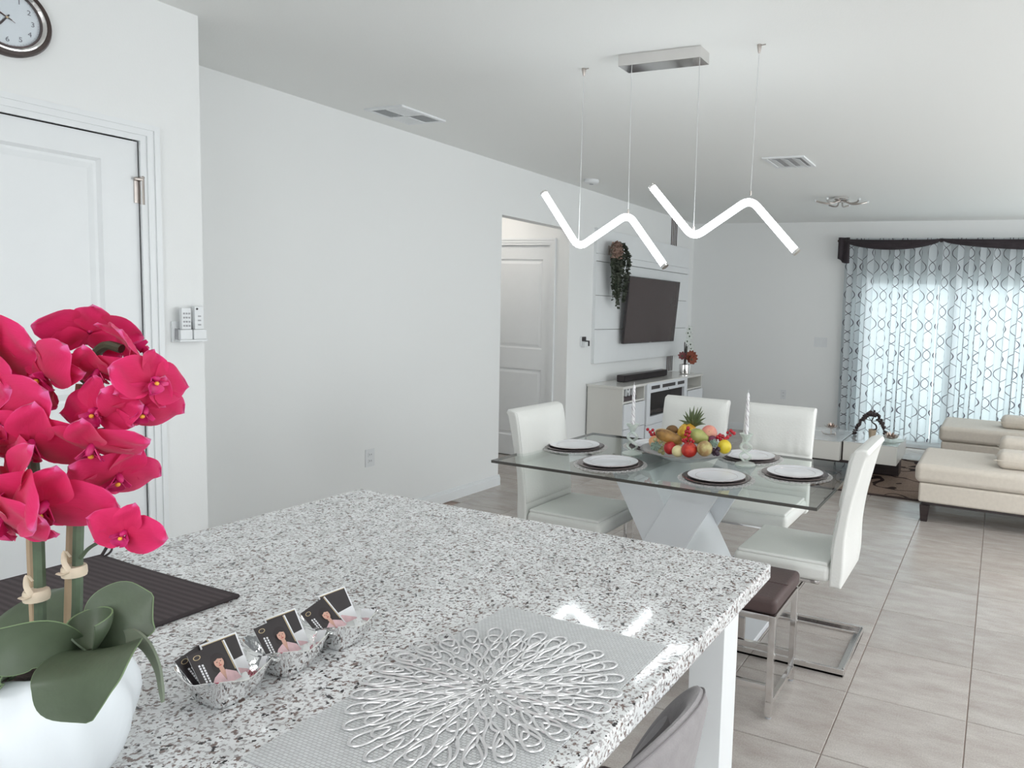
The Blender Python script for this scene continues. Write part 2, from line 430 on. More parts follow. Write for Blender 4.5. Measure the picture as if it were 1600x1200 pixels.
# baseboards: stepped profile
def baseboard(name, pts, nrm):
    b = MB(); (xa, ya), (xb, yb) = pts; nx, ny = nrm
    for z0, z1, t in ((0, .066, .016), (.066, .08, .011), (.08, .09, .006)):
        x0, x1 = sorted((xa, xb)); y0, y1 = sorted((ya, yb))
        if nx: x0, x1 = sorted((xa, xa+nx*t))
        else: y0, y1 = sorted((ya, ya+ny*t))
        b.box(x0, x1, y0, y1, z0, z1)
    return struct(name, b, m_trim)
baseboard('baseboard_left', ((X_L, 1.99), (X_L, OP_Y0+.012)), (1, 0))
baseboard('baseboard_tv', ((X_L, OP_Y1), (X_L, Y_F)), (1, 0))
baseboard('baseboard_far', ((X_L+.016, Y_F), (GLASS_X0-.06, Y_F)), (0, -1))
baseboard('baseboard_pantry', ((XP, D1_Y1+.075), (XP, 1.99)), (1, 0))
baseboard('baseboard_hall', ((-3.95, OP_Y1), (X_L, OP_Y1)), (0, -1))

# panelled doors -------------------------------------------------------------
def panel_door(name, W, Hh, panels, label):
    """door in local coordinates: x across (0..W), z up, face towards -y"""
    b = MB(); fr = .045
    xs = sorted({0, W}|{p[0] for p in panels}|{p[1] for p in panels}); zs = sorted({0, Hh}|{p[2] for p in panels}|{p[3] for p in panels})
    for i in range(len(xs)-1):
        for j in range(len(zs)-1):
            cx, cz = (xs[i]+xs[i+1])/2, (zs[j]+zs[j+1])/2
            if any(p[0] < cx < p[1] and p[2] < cz < p[3] for p in panels): continue
            b.box(xs[i], xs[i+1], 0, .035, zs[j], zs[j+1])
    d = struct(name, b, m_door, label=label)
    for x0, x1, z0, z1 in panels:
        q = MB()
        def ring(i0, y0, i1, y1):
            a = [(x0+i0, y0, z0+i0), (x1-i0, y0, z0+i0), (x1-i0, y0, z1-i0), (x0+i0, y0, z1-i0)]
            c_ = [(x0+i1, y1, z0+i1), (x1-i1, y1, z0+i1), (x1-i1, y1, z1-i1), (x0+i1, y1, z1-i1)]
            q.add(a+c_, [(k, (k+1) % 4, 4+(k+1) % 4, 4+k) for k in range(4)])
        ring(0, .0, .012, .011); ring(.012, .011, .022, .011); ring(.022, .011, fr, .003)
        q.add([(x0+fr, .003, z0+fr), (x1-fr, .003, z0+fr), (x1-fr, .003, z1-fr), (x0+fr, .003, z1-fr)], [(0, 1, 2, 3)])
        q.box(x0, x1, .02, .034, z0, z1)
        obj('door_panel', q, m_door, d, smooth=False)
    return d
W1 = D1_Y1+.003-D1_Y0
d1 = panel_door('door_1', W1, D1_Z-.012, [(.125, W1-.125, 1.08, D1_Z-.10), (.125, W1-.125, .2, .93)], 'white two panel pantry door under the wall clock')
d1.location = (XP-.008, D1_Y0, .008); d1.rotation_euler = (0, 0, PI/2)
for hz in (1.905, 1.06, .25):
    h = MB(); h.tube([(W1+.008, -.012, hz-.05), (W1+.008, -.012, hz+.05)], .008, 8); h.ball((W1+.008, -.012, hz+.055), .009, 8, 6)
    h.box(W1-.016, W1+.006, -.004, .004, hz-.045, hz+.045); h.rbox(W1-.022, W1+.010, -.020, -.006, hz+.040, hz+.054, .005)
    o = obj('hinge', h, m_brushed, d1); o['label'] = 'brushed nickel hinge'
bk = MB(); bk.box(-.008, W1+.008, .045, .10, .0, D1_Z); obj('gap_shade_board', bk, m_gap, d1, smooth=False)  # dark board behind the door; its colour supplies the shade in the gap
D2_X0, D2_X1, D2_Z = -4.83, -4.025, 2.1
W2 = D2_X1-D2_X0
d2 = panel_door('door_2', W2, D2_Z-.01, [(.11, W2-.085, 1.08, 1.955), (.11, W2-.085, .2, .88)], 'panelled white door inside the hallway opening')
d2.location = (D2_X0, OP_Y1+.012, .01)
bk = MB(); bk.box(-.012, W2+.02, .05, .09, -.01, D2_Z+.02); obj('gap_shade_board', bk, m_gap, d2, smooth=False)  # near-black backing blocks light and darkens the slits round the hall door
# casings: three stepped mouldings
def casing(name, side_pts, top_z, plane, nrm, wid=.066):
    b = MB(); a0, a1 = side_pts
    steps = ((0, .022, .010), (.022, .046, .016), (.046, wid, .021))
    for s0, s1, t in steps:
        for lo, hi, z0, z1 in ((a0-s1, a0-s0, 0, top_z+s1), (a1+s0, a1+s1, 0, top_z+s1), (a0-s0, a1+s0, top_z+s0, top_z+s1)):
            if nrm == 'x': b.box(plane, plane+t, lo, hi, z0, z1)
            else: b.box(lo, hi, plane-t, plane, z0, z1)
    return struct(name, b, m_trim)
casing('trim_1', (D1_Y0-.004, D1_Y1+.004), D1_Z, XP, 'x')
casing('trim_2', (D2_X0-.004, D2_X1+.004), D2_Z, OP_Y1, 'y')

# sliding glass door behind the curtains -------------------------------------
fb = MB(); y0, y1 = Y_F+.04, Y_F+.10
fb.box(GLASS_X0, GLASS_X1, y0, y1, GLASS_Z-.06, GLASS_Z); fb.box(GLASS_X0, GLASS_X1, y0, y1, 0, .05)
fb.box(GLASS_X0, GLASS_X0+.06, y0, y1, .05, GLASS_Z-.06); fb.box(GLASS_X1-.06, GLASS_X1, y0, y1, .05, GLASS_Z-.06)
win = struct('window_1', fb, m_trim, label='white framed sliding glass door behind the patterned curtains')
npan = 3; pw = (GLASS_X1-GLASS_X0-.12)/npan
for k in range(npan):
    xa = GLASS_X0+.06+k*pw
    s_ = MB(); yy = y0+.012+.014*(k % 2)
    s_.box(xa, xa+.035, yy, yy+.022, .05, GLASS_Z-.06); s_.box(xa+pw-.055, xa+pw, yy, yy+.022, .05, GLASS_Z-.06)
    s_.box(xa+.055, xa+pw-.055, yy, yy+.022, .05, .12); s_.box(xa+.055, xa+pw-.055, yy, yy+.022, GLASS_Z-.13, GLASS_Z-.06)
    sash = obj('sash', s_, m_trim, win, smooth=False)
    g = MB(); g.box(xa+.055, xa+pw-.055, yy+.008, yy+.013, .12, GLASS_Z-.13); obj('pane', g, m_pane, sash, smooth=False)
hd = MB(); hd.rbox(GLASS_X0+.075, GLASS_X0+.095, y0-.03, y0+.01, .95, 1.15, .006); obj('door_handle', hd, m_grey_pl, win)
pt = MB(); pt.box(-6, 6, Y_F+.2, Y_F+6, -.16, -.06); tag(obj('patio_slab', pt, mat('patio_concrete', (.62, .62, .60), .9, var=.1), None, smooth=False), 'pale concrete patio outside the glass door', 'patio', kind='structure')

# ceiling panels added for fill light, all outside the view ----------------
m_fill = mat('fill_diffuser', (.9, .9, .9), .5, emit=(.97, .985, 1.0), estr=11.0)
FILLS = [(-.5, -1.1, 'over the kitchen aisle'), (1.7, 1.4, 'near the side windows'), (1.5, 4.4, 'between dining and living area')]
m_fill_warm = mat('warm_fill_diffuser', (.9, .88, .84), .5, emit=(1.0, .93, .86), estr=16.0)
for x, y, wh in FILLS:
    t = thing('fill_panel', 'added square flat white fill lamp '+wh, 'ceiling lamp', (x, y, CEIL), 'added fill lamps')
    b = MB(); b.rbox(x-.32, x+.32, y-.32, y+.32, CEIL-.045, CEIL, .01); obj('fill_housing', b, m_white_pl, t)
    b = MB(); b.rbox(x-.29, x+.29, y-.29, y+.29, CEIL-.052, CEIL-.0451, .003); obj('diffuser', b, m_fill, t)
t = thing('hall_fill', 'added round warm fill lamp inside the hallway', 'ceiling lamp', (-4.6, 5.25, CEIL))  # unseen lamp, added to warm and brighten the hallway door
b = MB(); b.lathe([(.15, 0), (.15, -.02), (.14, -.024), (0, -.024)], (-4.6, 5.25, CEIL), 28); obj('fill_housing', b, m_white_pl, t)
b = MB(); b.lathe([(.135, -.0245), (.12, -.05), (.07, -.064), (0, -.068)], (-4.6, 5.25, CEIL), 28); obj('diffuser', b, m_fill_warm, t)

# ------------------------------------------------------------------ kitchen island
IX0, IX1, IY0, IY1, IZ = -1.88, -.485, -1.0, 1.678, .914
b = MB(); b.rbox(IX0, IX1, IY0, IY1, IZ-.04, IZ, .006, 2)
tag(obj('granite_countertop', b, m_granite), 'thick white speckled granite worktop carrying the orchid and placemats', 'countertop')
isl = thing('kitchen_island', 'white island cabinet standing under the granite worktop', 'cabinet', (-1.43, .35, 0))
b = MB(); b.box(-1.84, -1.03, IY0+.04, 1.64, .09, IZ-.0405); b.box(-1.78, -1.09, IY0+.1, 1.58, 0, .09); obj('cabinet_body', b, m_trim, isl, smooth=False)
for k in range(4):
    ya = IY0+.06+k*.64; q = MB()
    q.box(-1.862, -1.8405, ya, ya+.62, .12, IZ-.06); dr = obj('cabinet_door', q, m_door, isl, smooth=False)
    q = MB(); q.tube([(-1.885, ya+.56, .62), (-1.885, ya+.56, .76)], .006, 8); q.box(-1.885, -1.8625, ya+.554, ya+.566, .63, .64); q.box(-1.885, -1.8625, ya+.554, ya+.566, .74, .75)
    obj('handle', q, m_brushed, dr)
post = MB(); post.rbox(-.65, -.56, 1.565, 1.665, .0, IZ-.0405, .003)
t = thing('island_leg', 'square white painted post holding up the granite corner', 'post', (-.605, 1.615, 0))
obj('shaft', post, m_trim, t)
q = MB(); q.box(-.656, -.554, 1.559, 1.671, 0, .1); obj('plinth', q, m_trim, t, smooth=False)

# ------------------------------------------------------------------ drying mat
def mat_ridged():
    m, nt, N, L, p = new_mat('charcoal_microfibre')
    tc = N.new('ShaderNodeTexCoord'); wv = N.new('ShaderNodeTexWave'); wv.bands_direction = 'Y'; wv.inputs['Scale'].default_value = 22; wv.inputs['Distortion'].default_value = .6
    L.new(tc.outputs['Object'], wv.inputs['Vector'])
    r = N.new('ShaderNodeValToRGB'); r.color_ramp.elements[0].color = (.045, .033, .036, 1); r.color_ramp.elements[1].color = (.075, .056, .06, 1)
    L.new(wv.outputs[0], r.inputs[0]); L.new(r.outputs[0], p.inputs['Base Color']); p.inputs['Roughness'].default_value = .85
    bu = N.new('ShaderNodeBump'); bu.inputs['Strength'].default_value = .5; bu.inputs['Distance'].default_value = .002; L.new(wv.outputs[0], bu.inputs['Height']); L.new(bu.outputs[0], p.inputs['Normal'])
    return m
m_mat = mat_ridged()
t = thing('drying_mat', 'dark ridged drying mat lying on the granite behind the orchid', 'mat', (-1.62, .67, IZ))
b = MB(); b.rbox(-1.862, -1.39, .43, .935, IZ+.0005, IZ+.009, .004); obj('pad', b, m_mat, t)
b = MB()
ed = spline([(-1.862, .43, 0), (-1.39, .43, 0), (-1.39, .935, 0), (-1.862, .935, 0)], 1, True)
b.tube([(p.x, p.y, IZ+.005) for p in ed], .0045, 6, closed=True); obj('edging', b, mat('charcoal_binding', (.035, .026, .028), .8, var=.1), t)
b = MB(); b.tube(spline([(-1.853, .931, IZ+.006), (-1.862, .945, IZ+.018), (-1.866, .953, IZ+.026), (-1.850, .952, IZ+.026), (-1.842, .945, IZ+.016), (-1.845, .931, IZ+.006)], 4), .004, 6, flat=.5)
obj('hanging_loop', b, MATS['charcoal_binding'], t)

# ------------------------------------------------------------------ woven placemat
def weave():
    m, nt, N, L, p = new_mat('woven_grey_vinyl')
    tc = N.new('ShaderNodeTexCoord'); br = N.new('ShaderNodeTexBrick')
    br.inputs['Scale'].default_value = 1; br.inputs['Brick Width'].default_value = .0085; br.inputs['Row Height'].default_value = .0048; br.inputs['Mortar Size'].default_value = .0007
    br.inputs['Mortar Smooth'].default_value = .6
    br.inputs['Color1'].default_value = (.70, .715, .72, 1); br.inputs['Color2'].default_value = (.62, .635, .64, 1); br.inputs['Mortar'].default_value = (.44, .44, .445, 1)
    L.new(tc.outputs['Object'], br.inputs['Vector']); L.new(br.outputs[0], p.inputs['Base Color']); p.inputs['Roughness'].default_value = .4
    bu = N.new('ShaderNodeBump'); bu.invert = True; bu.inputs['Strength'].default_value = .7; bu.inputs['Distance'].default_value = .0012; L.new(br.outputs['Fac'], bu.inputs['Height']); L.new(bu.outputs[0], p.inputs['Normal'])
    return m
b = MB(); b.rbox(-.892, -.528, .60, 1.157, IZ+.0003, IZ+.0028, .001)
tag(obj('woven_placemat', b, weave(), None), 'grey woven rectangular placemat under the silver flower mat', 'placemat')

# ------------------------------------------------------------------ silver flower placemat: rings of petal loops
m_silver = mat('silver_vinyl', (.74, .735, .74), .3, .45, var=.05, vscale=25)
FC = Vector((-.722, .888, IZ+.0032))
t = thing('flower_placemat', 'silver openwork flower shaped placemat on the grey woven mat', 'placemat', FC)
b = MB(); b.lathe([(0, 0), (.009, 0), (.009, .0018), (0, .0024)], FC, 14); obj('hub', b, m_silver, t)
rings = [(.006, .034, .0065, 12), (.022, .062, .0095, 14), (.045, .095, .0125, 18), (.072, .128, .0145, 22), (.10, .160, .0155, 26), (.13, .190, .0165, 28), (.155, .212, .015, 28)]
for k, (r0, r1, hw, n) in enumerate(rings):
    P = []
    for s_ in range(22):
        a = 2*PI*s_/22; tt = .5-.5*math.cos(a)          # along 0..1
        wid = hw*math.sin(a)*(.45+.75*tt)
        P.append(Vector((r0+(r1-r0)*tt, wid, .0011+.0002*k)))
    b = MB(); b.tube(P, .0023, 6, closed=True, flat=.7); src = None
    for j in range(n):
        a = 2*PI*(j+.5*(k % 2))/n+.1*k
        sc_ = 1+.05*math.sin(3*a+k)
        if src is None: src = obj('petal_loop', b, m_silver, t, local=True); o = src
        else: o = share('petal_loop', src, t)
        o.rotation_euler = (0, 0, a); o.scale = (sc_, 1, 1)

# ------------------------------------------------------------------ silver tray of business cards
m_mirror = mat('polished_silver', (.84, .84, .84), .06, 1.0, bump=.12, bscale=45)
TRX = -1.055
t = thing('card_tray', 'polished silver three bowl tray holding business cards', 'tray', (TRX, .79, IZ))
def bowl(yc):
    b = MB(); prof = [(.030, .0), (.0335, .004), (.0485, .026), (.0575, .050), (.0565, .051), (.0470, .027), (.0325, .0065), (0, .0055)]
    n = 40; vs_ = []; fs = []
    for k, (r, z) in enumerate(prof):
        for j in range(n):
            a = 2*PI*j/n; sq = 1/max(abs(math.cos(a)), abs(math.sin(a)))
            f = 1+.75*(min(sq, 1.30)-1)
            dz = (.006*math.cos(4*a)*-1 if z > .045 else (.003*-math.cos(4*a) if z > .02 else 0))
            vs_.append((TRX+r*f*math.cos(a), yc+r*f*.86*math.sin(a), IZ+.0005+z+dz))
    for k in range(len(prof)-1):
        for j in range(n): fs.append((k*n+j, k*n+(j+1) % n, (k+1)*n+(j+1) % n, (k+1)*n+j))
    fs.append(list(range(n))[::-1]); b.add(vs_, fs); return b
for yc in (.686, .790, .894): obj('bowl', bowl(yc), m_mirror, t, angle=60)
for yc in (.738, .842):
    b = MB(); b.tube([(TRX+.052, yc, IZ+.05), (TRX, yc, IZ+.047), (TRX-.052, yc, IZ+.05)], .004, 8, flat=.6); obj('bridge', b, m_mirror, t)
m_card = mat('card_stock', (.80, .81, .83), .35, var=.01)
m_cblk = mat('card_black_print', (.028, .022, .024), .3, var=.15, vscale=30)
m_cpink = mat('card_pink_print', (.74, .50, .53), .4, var=.08, vscale=120)
m_cskin = mat('card_skin_print', (.62, .36, .28), .4, var=.06, vscale=200)
m_chair = mat('card_hair_print', (.02, .013, .014), .4, var=.1)
m_cgold = mat('card_gold_print', (.62, .50, .30), .3, .3, var=.06)
m_cwht = mat('card_white_print', (.78, .78, .80), .4, var=.01)
m_cred = mat('card_lip_print', (.45, .08, .07), .4, var=.02)
def card(yb, xb, lean, roll, label, front=True, zb=IZ+.012, w=.056, h=.088, yaw=0):
    """portrait card standing in the tray: bottom edge along Y, leaning back towards -X"""
    M = Matrix.Translation((xb, yb, zb)) @ Matrix.Rotation(yaw, 4, 'Z') @ Matrix.Rotation(-lean, 4, 'Y') @ Matrix.Rotation(roll, 4, 'X')
    o = thing('business_card', label, 'card', (xb, yb, zb), 'business cards in the silver tray')
    b = MB(); b.box(-.0003, .0003, -w/2, w/2, .024, h); b.move(M); obj('card_sheet', b, m_card, o, smooth=False)
    p = MB()
    def poly(pts, lay, mi):
        x = .00045+.00012*lay; pts = [(u, max(v, .024)) for u, v in pts]
        p.add([(x, u, v) for u, v in pts], [list(range(len(pts)))], mi)
    def ell(cu, cv, ru, rv, lay, mi, n=20):
        poly([(cu+ru*math.cos(2*PI*k/n), cv+rv*math.sin(2*PI*k/n)) for k in range(n)], lay, mi)
    k = .0024
    if front:
        poly([(-w/2, 0), (w/2-k, 0), (w/2-k, h), (-w/2, h)], 0, 0)
        poly([(w/2-.0042, .04), (w/2-.0030, .04), (w/2-.0030, h), (w/2-.0042, h)], 1, 3)
        cu = .007
        ell(cu, .0625, .0108, .0125, 1, 2)                                            # hair
        ell(cu-.001, .0545, .0112, .0105, 1, 2)
        poly([(cu-.0035, .04), (cu+.0035, .04), (cu+.003, .056), (cu-.003, .056)], 2, 1+4)   # neck
        poly([(-.018, 0), (w/2-.001, 0), (w/2-.0005, .02), (.024, .036), (.015, .043), (cu+.004, .046), (cu, .030), (cu-.004, .046), (-.007, .041), (-.0145, .032), (-.017, .018)], 3, 4)
        poly([(cu-.0038, .045), (cu+.0038, .045), (cu, .031)], 4, 5)
        ell(cu, .0595, .0068, .0088, 4, 5)                                            # face
        poly([(cu-.0068+.0136*i/8, .0655+.0035*math.sin(PI*i/8)) for i in range(9)]+[(cu+.005, .0635), (cu, .0658), (cu-.005, .0635)], 5, 2)
        ell(cu-.0027, .0606, .0011, .0006, 6, 2, 8); ell(cu+.0027, .0606, .0011, .0006, 6, 2, 8); ell(cu, .0549, .0022, .0009, 6, 6, 10)
        ell(cu, .0578, .0007, .0014, 5, 3+3, 6)
        n = 24
        for q in range(n):                                                            # ring logo
            a0, a1 = 2*PI*q/n, 2*PI*(q+1)/n; cx, cz = -.0175, .0795
            p.add([(.0007, cx+r*math.cos(a)*1.15, cz+r*math.sin(a)*.8) for r, a in ((.0036, a0), (.0046, a0), (.0046, a1), (.0036, a1))], [(0, 1, 2, 3)], 3)
        for row, (v, n_) in enumerate(((-.0205, 7), (-.0160, 9))):                    # two lines of small lettering running down the side
            for q in range(n_):
                z1 = .068-q*.0042-.001*row; p.add([(.0007, v, z1-.0032), (.0007, v+.0026, z1-.0032), (.0007, v+.0026, z1), (.0007, v, z1)], [(0, 1, 2, 3)], 7)
    else:
        poly([(-w/2+k, h*.5), (w/2-k, h*.56), (w/2-k, h-k), (-w/2+k, h-k)], 0, 0)
        poly([(-w/2+k, h-k), (w/2-k, h-k), (w/2-k, h-.0012-k), (-w/2+k, h-.0012-k)], 1, 3)
        poly([(-w/2+k, 0), (w/2-k, 0), (w/2-k, h*.3), (0, h*.46), (-w/2+k, h*.36)], 1, 4)
    p.move(M); obj('printed_portrait', p, [m_cblk, m_cskin, m_chair, m_cgold, m_cpink, m_cskin, m_cred, m_cwht], o, smooth=False)
L_ = .62
card(.674, -1.020, L_, .04, 'black and pink portrait business card in the tray bowl nearest the orchid')
card(.776, -1.020, L_, .04, 'black and pink portrait business card in the middle bowl of the tray')
card(.878, -1.024, L_+.06, .22, 'tilted black and pink portrait business card in the farthest tray bowl')
card(.694, -1.034, L_-.02, -.03, 'white edged business card tucked behind the portrait card nearest the orchid', False)
card(.798, -1.034, L_-.02, -.03, 'white edged business card tucked behind the portrait card of the middle bowl', False)
card(.905, -1.040, L_-.02, -.02, 'dark topped business card fanned out behind the tilted portrait card', False)
card(.680, -1.037, L_-.01, .24, 'portrait business card slanting out sideways at the orchid end of the tray', True, zb=IZ+.012)

# ------------------------------------------------------------------ orchid
m_vase = mat('white_ceramic', (.78, .82, .85), .32, spec=.5, var=.01)
m_soil = mat('dark_moss', (.03, .02, .018), .95, var=.5, vscale=60, bump=.8, bscale=80)
m_stem = mat('orchid_stem', (.085, .125, .075), .5, var=.25, vscale=30)
m_stake = mat('bamboo_stake', (.42, .31, .20), .6, var=.2, vscale=12, stretch=(1, 1, .4))
m_rafia = mat('raffia_tie', (.70, .60, .46), .7, var=.1, vscale=60)
m_leaf = mat('orchid_leaf', (.082, .110, .068), .42, spec=.4, var=.18, vscale=14, bump=.05, bscale=120)
m_leafedge = mat('leaf_margin', (.18, .26, .13), .5, var=.1)
def petal_material():
    m, nt, N, L, p = new_mat('orchid_petal')
    uv = N.new('ShaderNodeUVMap'); sep = N.new('ShaderNodeSeparateXYZ'); L.new(uv.outputs[0], sep.inputs[0])
    r = N.new('ShaderNodeValToRGB'); e = r.color_ramp.elements
    e[0].position = 0; e[0].color = (.66, .014, .10, 1); e[1].position = 1; e[1].color = (.92, .20, .50, 1)
    x = e.new(.72); x.color = (.80, .03, .17, 1)
    L.new(sep.outputs[0], r.inputs[0])
    wv = N.new('ShaderNodeTexNoise'); wv.inputs['Scale'].default_value = 9; mp = N.new('ShaderNodeMapping'); mp.inputs['Scale'].default_value = (1, 7, 1)
    L.new(uv.outputs[0], mp.inputs[0]); L.new(mp.outputs[0], wv.inputs['Vector'])
    mx = N.new('ShaderNodeMix'); mx.data_type = 'RGBA'; mx.blend_type = 'SOFT_LIGHT'; mx.inputs[0].default_value = .3
    L.new(r.outputs[0], mx.inputs[6]); L.new(wv.outputs[0], mx.inputs[7]); L.new(mx.outputs[2], p.inputs['Base Color'])
    p.inputs['Roughness'].default_value = .6; p.inputs['Sheen Weight'].default_value = .25; p.inputs['Specular IOR Level'].default_value = .25
    tr = N.new('ShaderNodeBsdfTranslucent'); L.new(mx.outputs[2], tr.inputs[0])
    ms = N.new('ShaderNodeMixShader'); ms.inputs[0].default_value = .3; L.new(p.outputs[0], ms.inputs[1]); L.new(tr.outputs[0], ms.inputs[2]); L.new(ms.outputs[0], N['Material Output'].inputs[0])
    return m
m_petal = petal_material()
m_lip = mat('orchid_lip', (.55, .015, .14), .5, var=.2, vscale=80)
m_throat = mat('orchid_throat', (.85, .42, .05), .5, var=.1)
VC = Vector((-1.053, .466, IZ))
orch = thing('potted_orchid', 'pink artificial moth orchid in a white ribbed vase on the island', 'plant', VC)
def flute(a, k, r):
    return r*(1+.045*math.sin(9*a+.55*k)) if 1 < k < 13 else r
b = MB()
prof = [(.052, .002), (.057, .004), (.066, .018), (.076, .038), (.084, .06), (.089, .082), (.091, .10), (.089, .118), (.084, .135), (.077, .150), (.071, .160), (.067, .166), (.0635, .166), (.062, .160), (.064, .14), (.045, .13)]
b.lathe(prof, VC, 72, fn=flute); obj('vase', b, m_vase, orch, angle=70)
b = MB(); b.lathe([(0, .156), (.03, .158), (.050, .155), (.0625, .150)], VC, 24, fn=lambda a, k, r: r*(1+.02*math.sin(5*a))); obj('soil', b, m_soil, orch)
D0 = .87          # distance of the plant from the viewpoint
def P3(x, y, d=0.0): return at(x, y, D0+d)
# stems, stakes and ties
def rod(name, pts, r, m, n=8):
    b = MB(); b.tube(spline([P3(*p) for p in pts], 6), r, n); return obj(name, b, m, orch)
rod('stem', [(72, 1050, 0), (64, 1000, .0), (62, 900, .01), (58, 800, .01), (48, 690, .015), (28, 600, .015), (5, 540, .01), (-30, 520, 0)], .0062, m_stem)
rod('stem', [(112, 1035, .02), (120, 960, .02), (122, 850, .025), (127, 720, .03), (138, 600, .035), (146, 560, .035), (165, 540, .03), (190, 545, .03)], .0058, m_stem)
rod('stake', [(58, 1050, .012), (50, 880, .012), (47, 780, .02)], .0052, m_stake)
rod('stake', [(106, 1030, .03), (109, 900, .03), (117, 690, .035), (126, 600, .04)], .0052, m_stake)
rod('side_stem', [(126, 872, .02), (140, 856, .01), (168, 840, -.005)], .0022, m_stem)
rod('side_stem', [(150, 672, .02), (180, 668, .02), (187, 665, .02)], .0018, m_stem)
rod('side_stem', [(118, 585, .02), (130, 596, .02), (140, 602, .02)], .0022, m_stem)
for (x, y, d) in ((57, 930, .0), (116, 892, .022)):
    b = MB(); c0 = P3(x, y, d)
    b.lathe([(.0125, -.006), (.0135, -.002), (.0132, .004), (.0120, .007)], c0, 14); 
    b.tube(spline([P3(x-8, y, d-.012), P3(x-16, y-14, d-.015), P3(x-14, y-30, d-.013), P3(x-6, y-22, d-.012)], 4), .003, 6, flat=.4)
    b.tube(spline([P3(x-8, y+2, d-.012), P3(x-18, y+6, d-.014), P3(x-26, y+4, d-.012)], 3), .0028, 6, flat=.4)
    obj('tie', b, m_rafia, orch)
b = MB(); b.ball(P3(146, 604, .025), (.008, .008, .0075), 10, 8); obj('clip', b, mat('dark_clip', (.045, .04, .035), .4, var=.1), orch)
for (x, y, r) in ((197, 697, .0048), (200, 709, .003)):
    b = MB(); b.ball(P3(x, y, .01), (r, r, r*1.5), 8, 6); obj('bud', b, m_stem, orch)
rod('side_stem', [(176, 705, .02), (188, 704, .012), (197, 699, .01)], .001, m_stem, 6)
b = MB(); b.ball(P3(184, 686, .02), (.0045, .0045, .009), 8, 6); obj('bud', b, mat('green_bud', (.32, .42, .10), .5, var=.2), orch)
# leaves: spine points with half widths
def leaf(pts, widths, side, cup=.12, th=.0022, nu=28, name='leaf', m=None):
    sp = spline([P3(*p) for p in pts], 9); n = len(sp)-1
    side = Vector(side).normalized(); wsp = spline([(w, 0, 0) for w in widths], 8); wsp = [max(.0012, q.x) for q in wsp]
    tg = [(sp[min(i+4, n)]-sp[max(i-4, 0)]).normalized() for i in range(n+1)]
    def wid(u):
        x = u*(len(wsp)-1); i = min(int(x), len(wsp)-2); f = x-i
        return wsp[i]*(1-f)+wsp[i+1]*f
    def fn(u, v):
        x = u*n; i = min(int(x), n-1); p = sp[i].lerp(sp[i+1], x-i)
        t_ = tg[i].lerp(tg[i+1], x-i).normalized(); s_ = (side-t_*side.dot(t_)).normalized(); nn = t_.cross(s_)
        w_ = wid(u); c_ = (v-.5)*2
        return p+s_*(c_*w_)+nn*(cup*w_*(c_*c_))
    b = MB(); b.sheet(fn, nu, 10, th); lf = obj(name, b, m or m_leaf, orch, angle=80)
    if name == 'leaf':
        e = [fn(i/nu, 0) for i in range(nu+1)]+[fn(1-i/nu, 1) for i in range(nu+1)]
        b = MB(); b.tube(e, .0008, 5); obj('leaf_margin', b, m_leafedge, lf)
    return lf
R_, U_, N_ = RIGHT, UP, -FWD
leaf([(172, 1012, .0), (150, 1020, -.05), (135, 1050, -.085), (125, 1090, -.10), (140, 1127, -.10)], [.010, .032, .047, .049, .046, .034, .004], R_+U_*.12, .12)
leaf([(150, 1014, -.01), (168, 990, -.01), (190, 964, -.002), (212, 944, .008), (238, 930, .018)], [.006, .022, .034, .040, .038, .028, .003], R_*.62-U_*.75, -.14)
leaf([(140, 1018, -.01), (105, 1012, -.045), (60, 1005, -.07), (15, 1015, -.085), (-30, 1010, -.09)], [.004, .018, .026, .027, .018], U_+R_*.10, -.2)
leaf([(100, 1030, .03), (80, 1000, .045), (62, 970, .06), (48, 948, .075), (40, 938, .085)], [.012, .034, .046, .044, .03], R_+U_*.05, .18)
leaf([(55, 1035, -.02), (25, 1045, -.05), (0, 1065, -.06), (-15, 1085, -.07)], [.008, .02, .024, .012], U_*.7+R_*.7, -.1)
# rolled young leaf
def roll_leaf():
    base = P3(142, 1016, -.035); tip = P3(140, 962, -.03); ax = tip-base
    def fn(u, v):
        a = (-1.15+2.3*v)*PI*.62; r = .004+.017*math.sin(u*PI*.52)
        c0 = base+ax*(u*(.80+.28*math.cos((v-.5)*PI)))
        return c0+R_*(r*math.sin(a))+FWD*(r*math.cos(a))
    b = MB(); b.sheet(fn, 12, 14, .002); lf = obj('leaf', b, m_leaf, orch, angle=80)
    b = MB(); b.tube([fn(1, j/20) for j in range(21)], .0009, 5); obj('leaf_margin', b, m_leafedge, lf)
roll_leaf()
leaf([(178, 1000, .0), (205, 994, -.01), (228, 1008, -.02), (246, 1042, -.025), (252, 1075, -.03), (254, 1097, -.03)], [.008, .009, .007, .0045, .003, .0012], U_*.8+R_*.3, .1, .003, name='aerial_root', m=mat('pale_root', (.20, .235, .17), .6, var=.15))
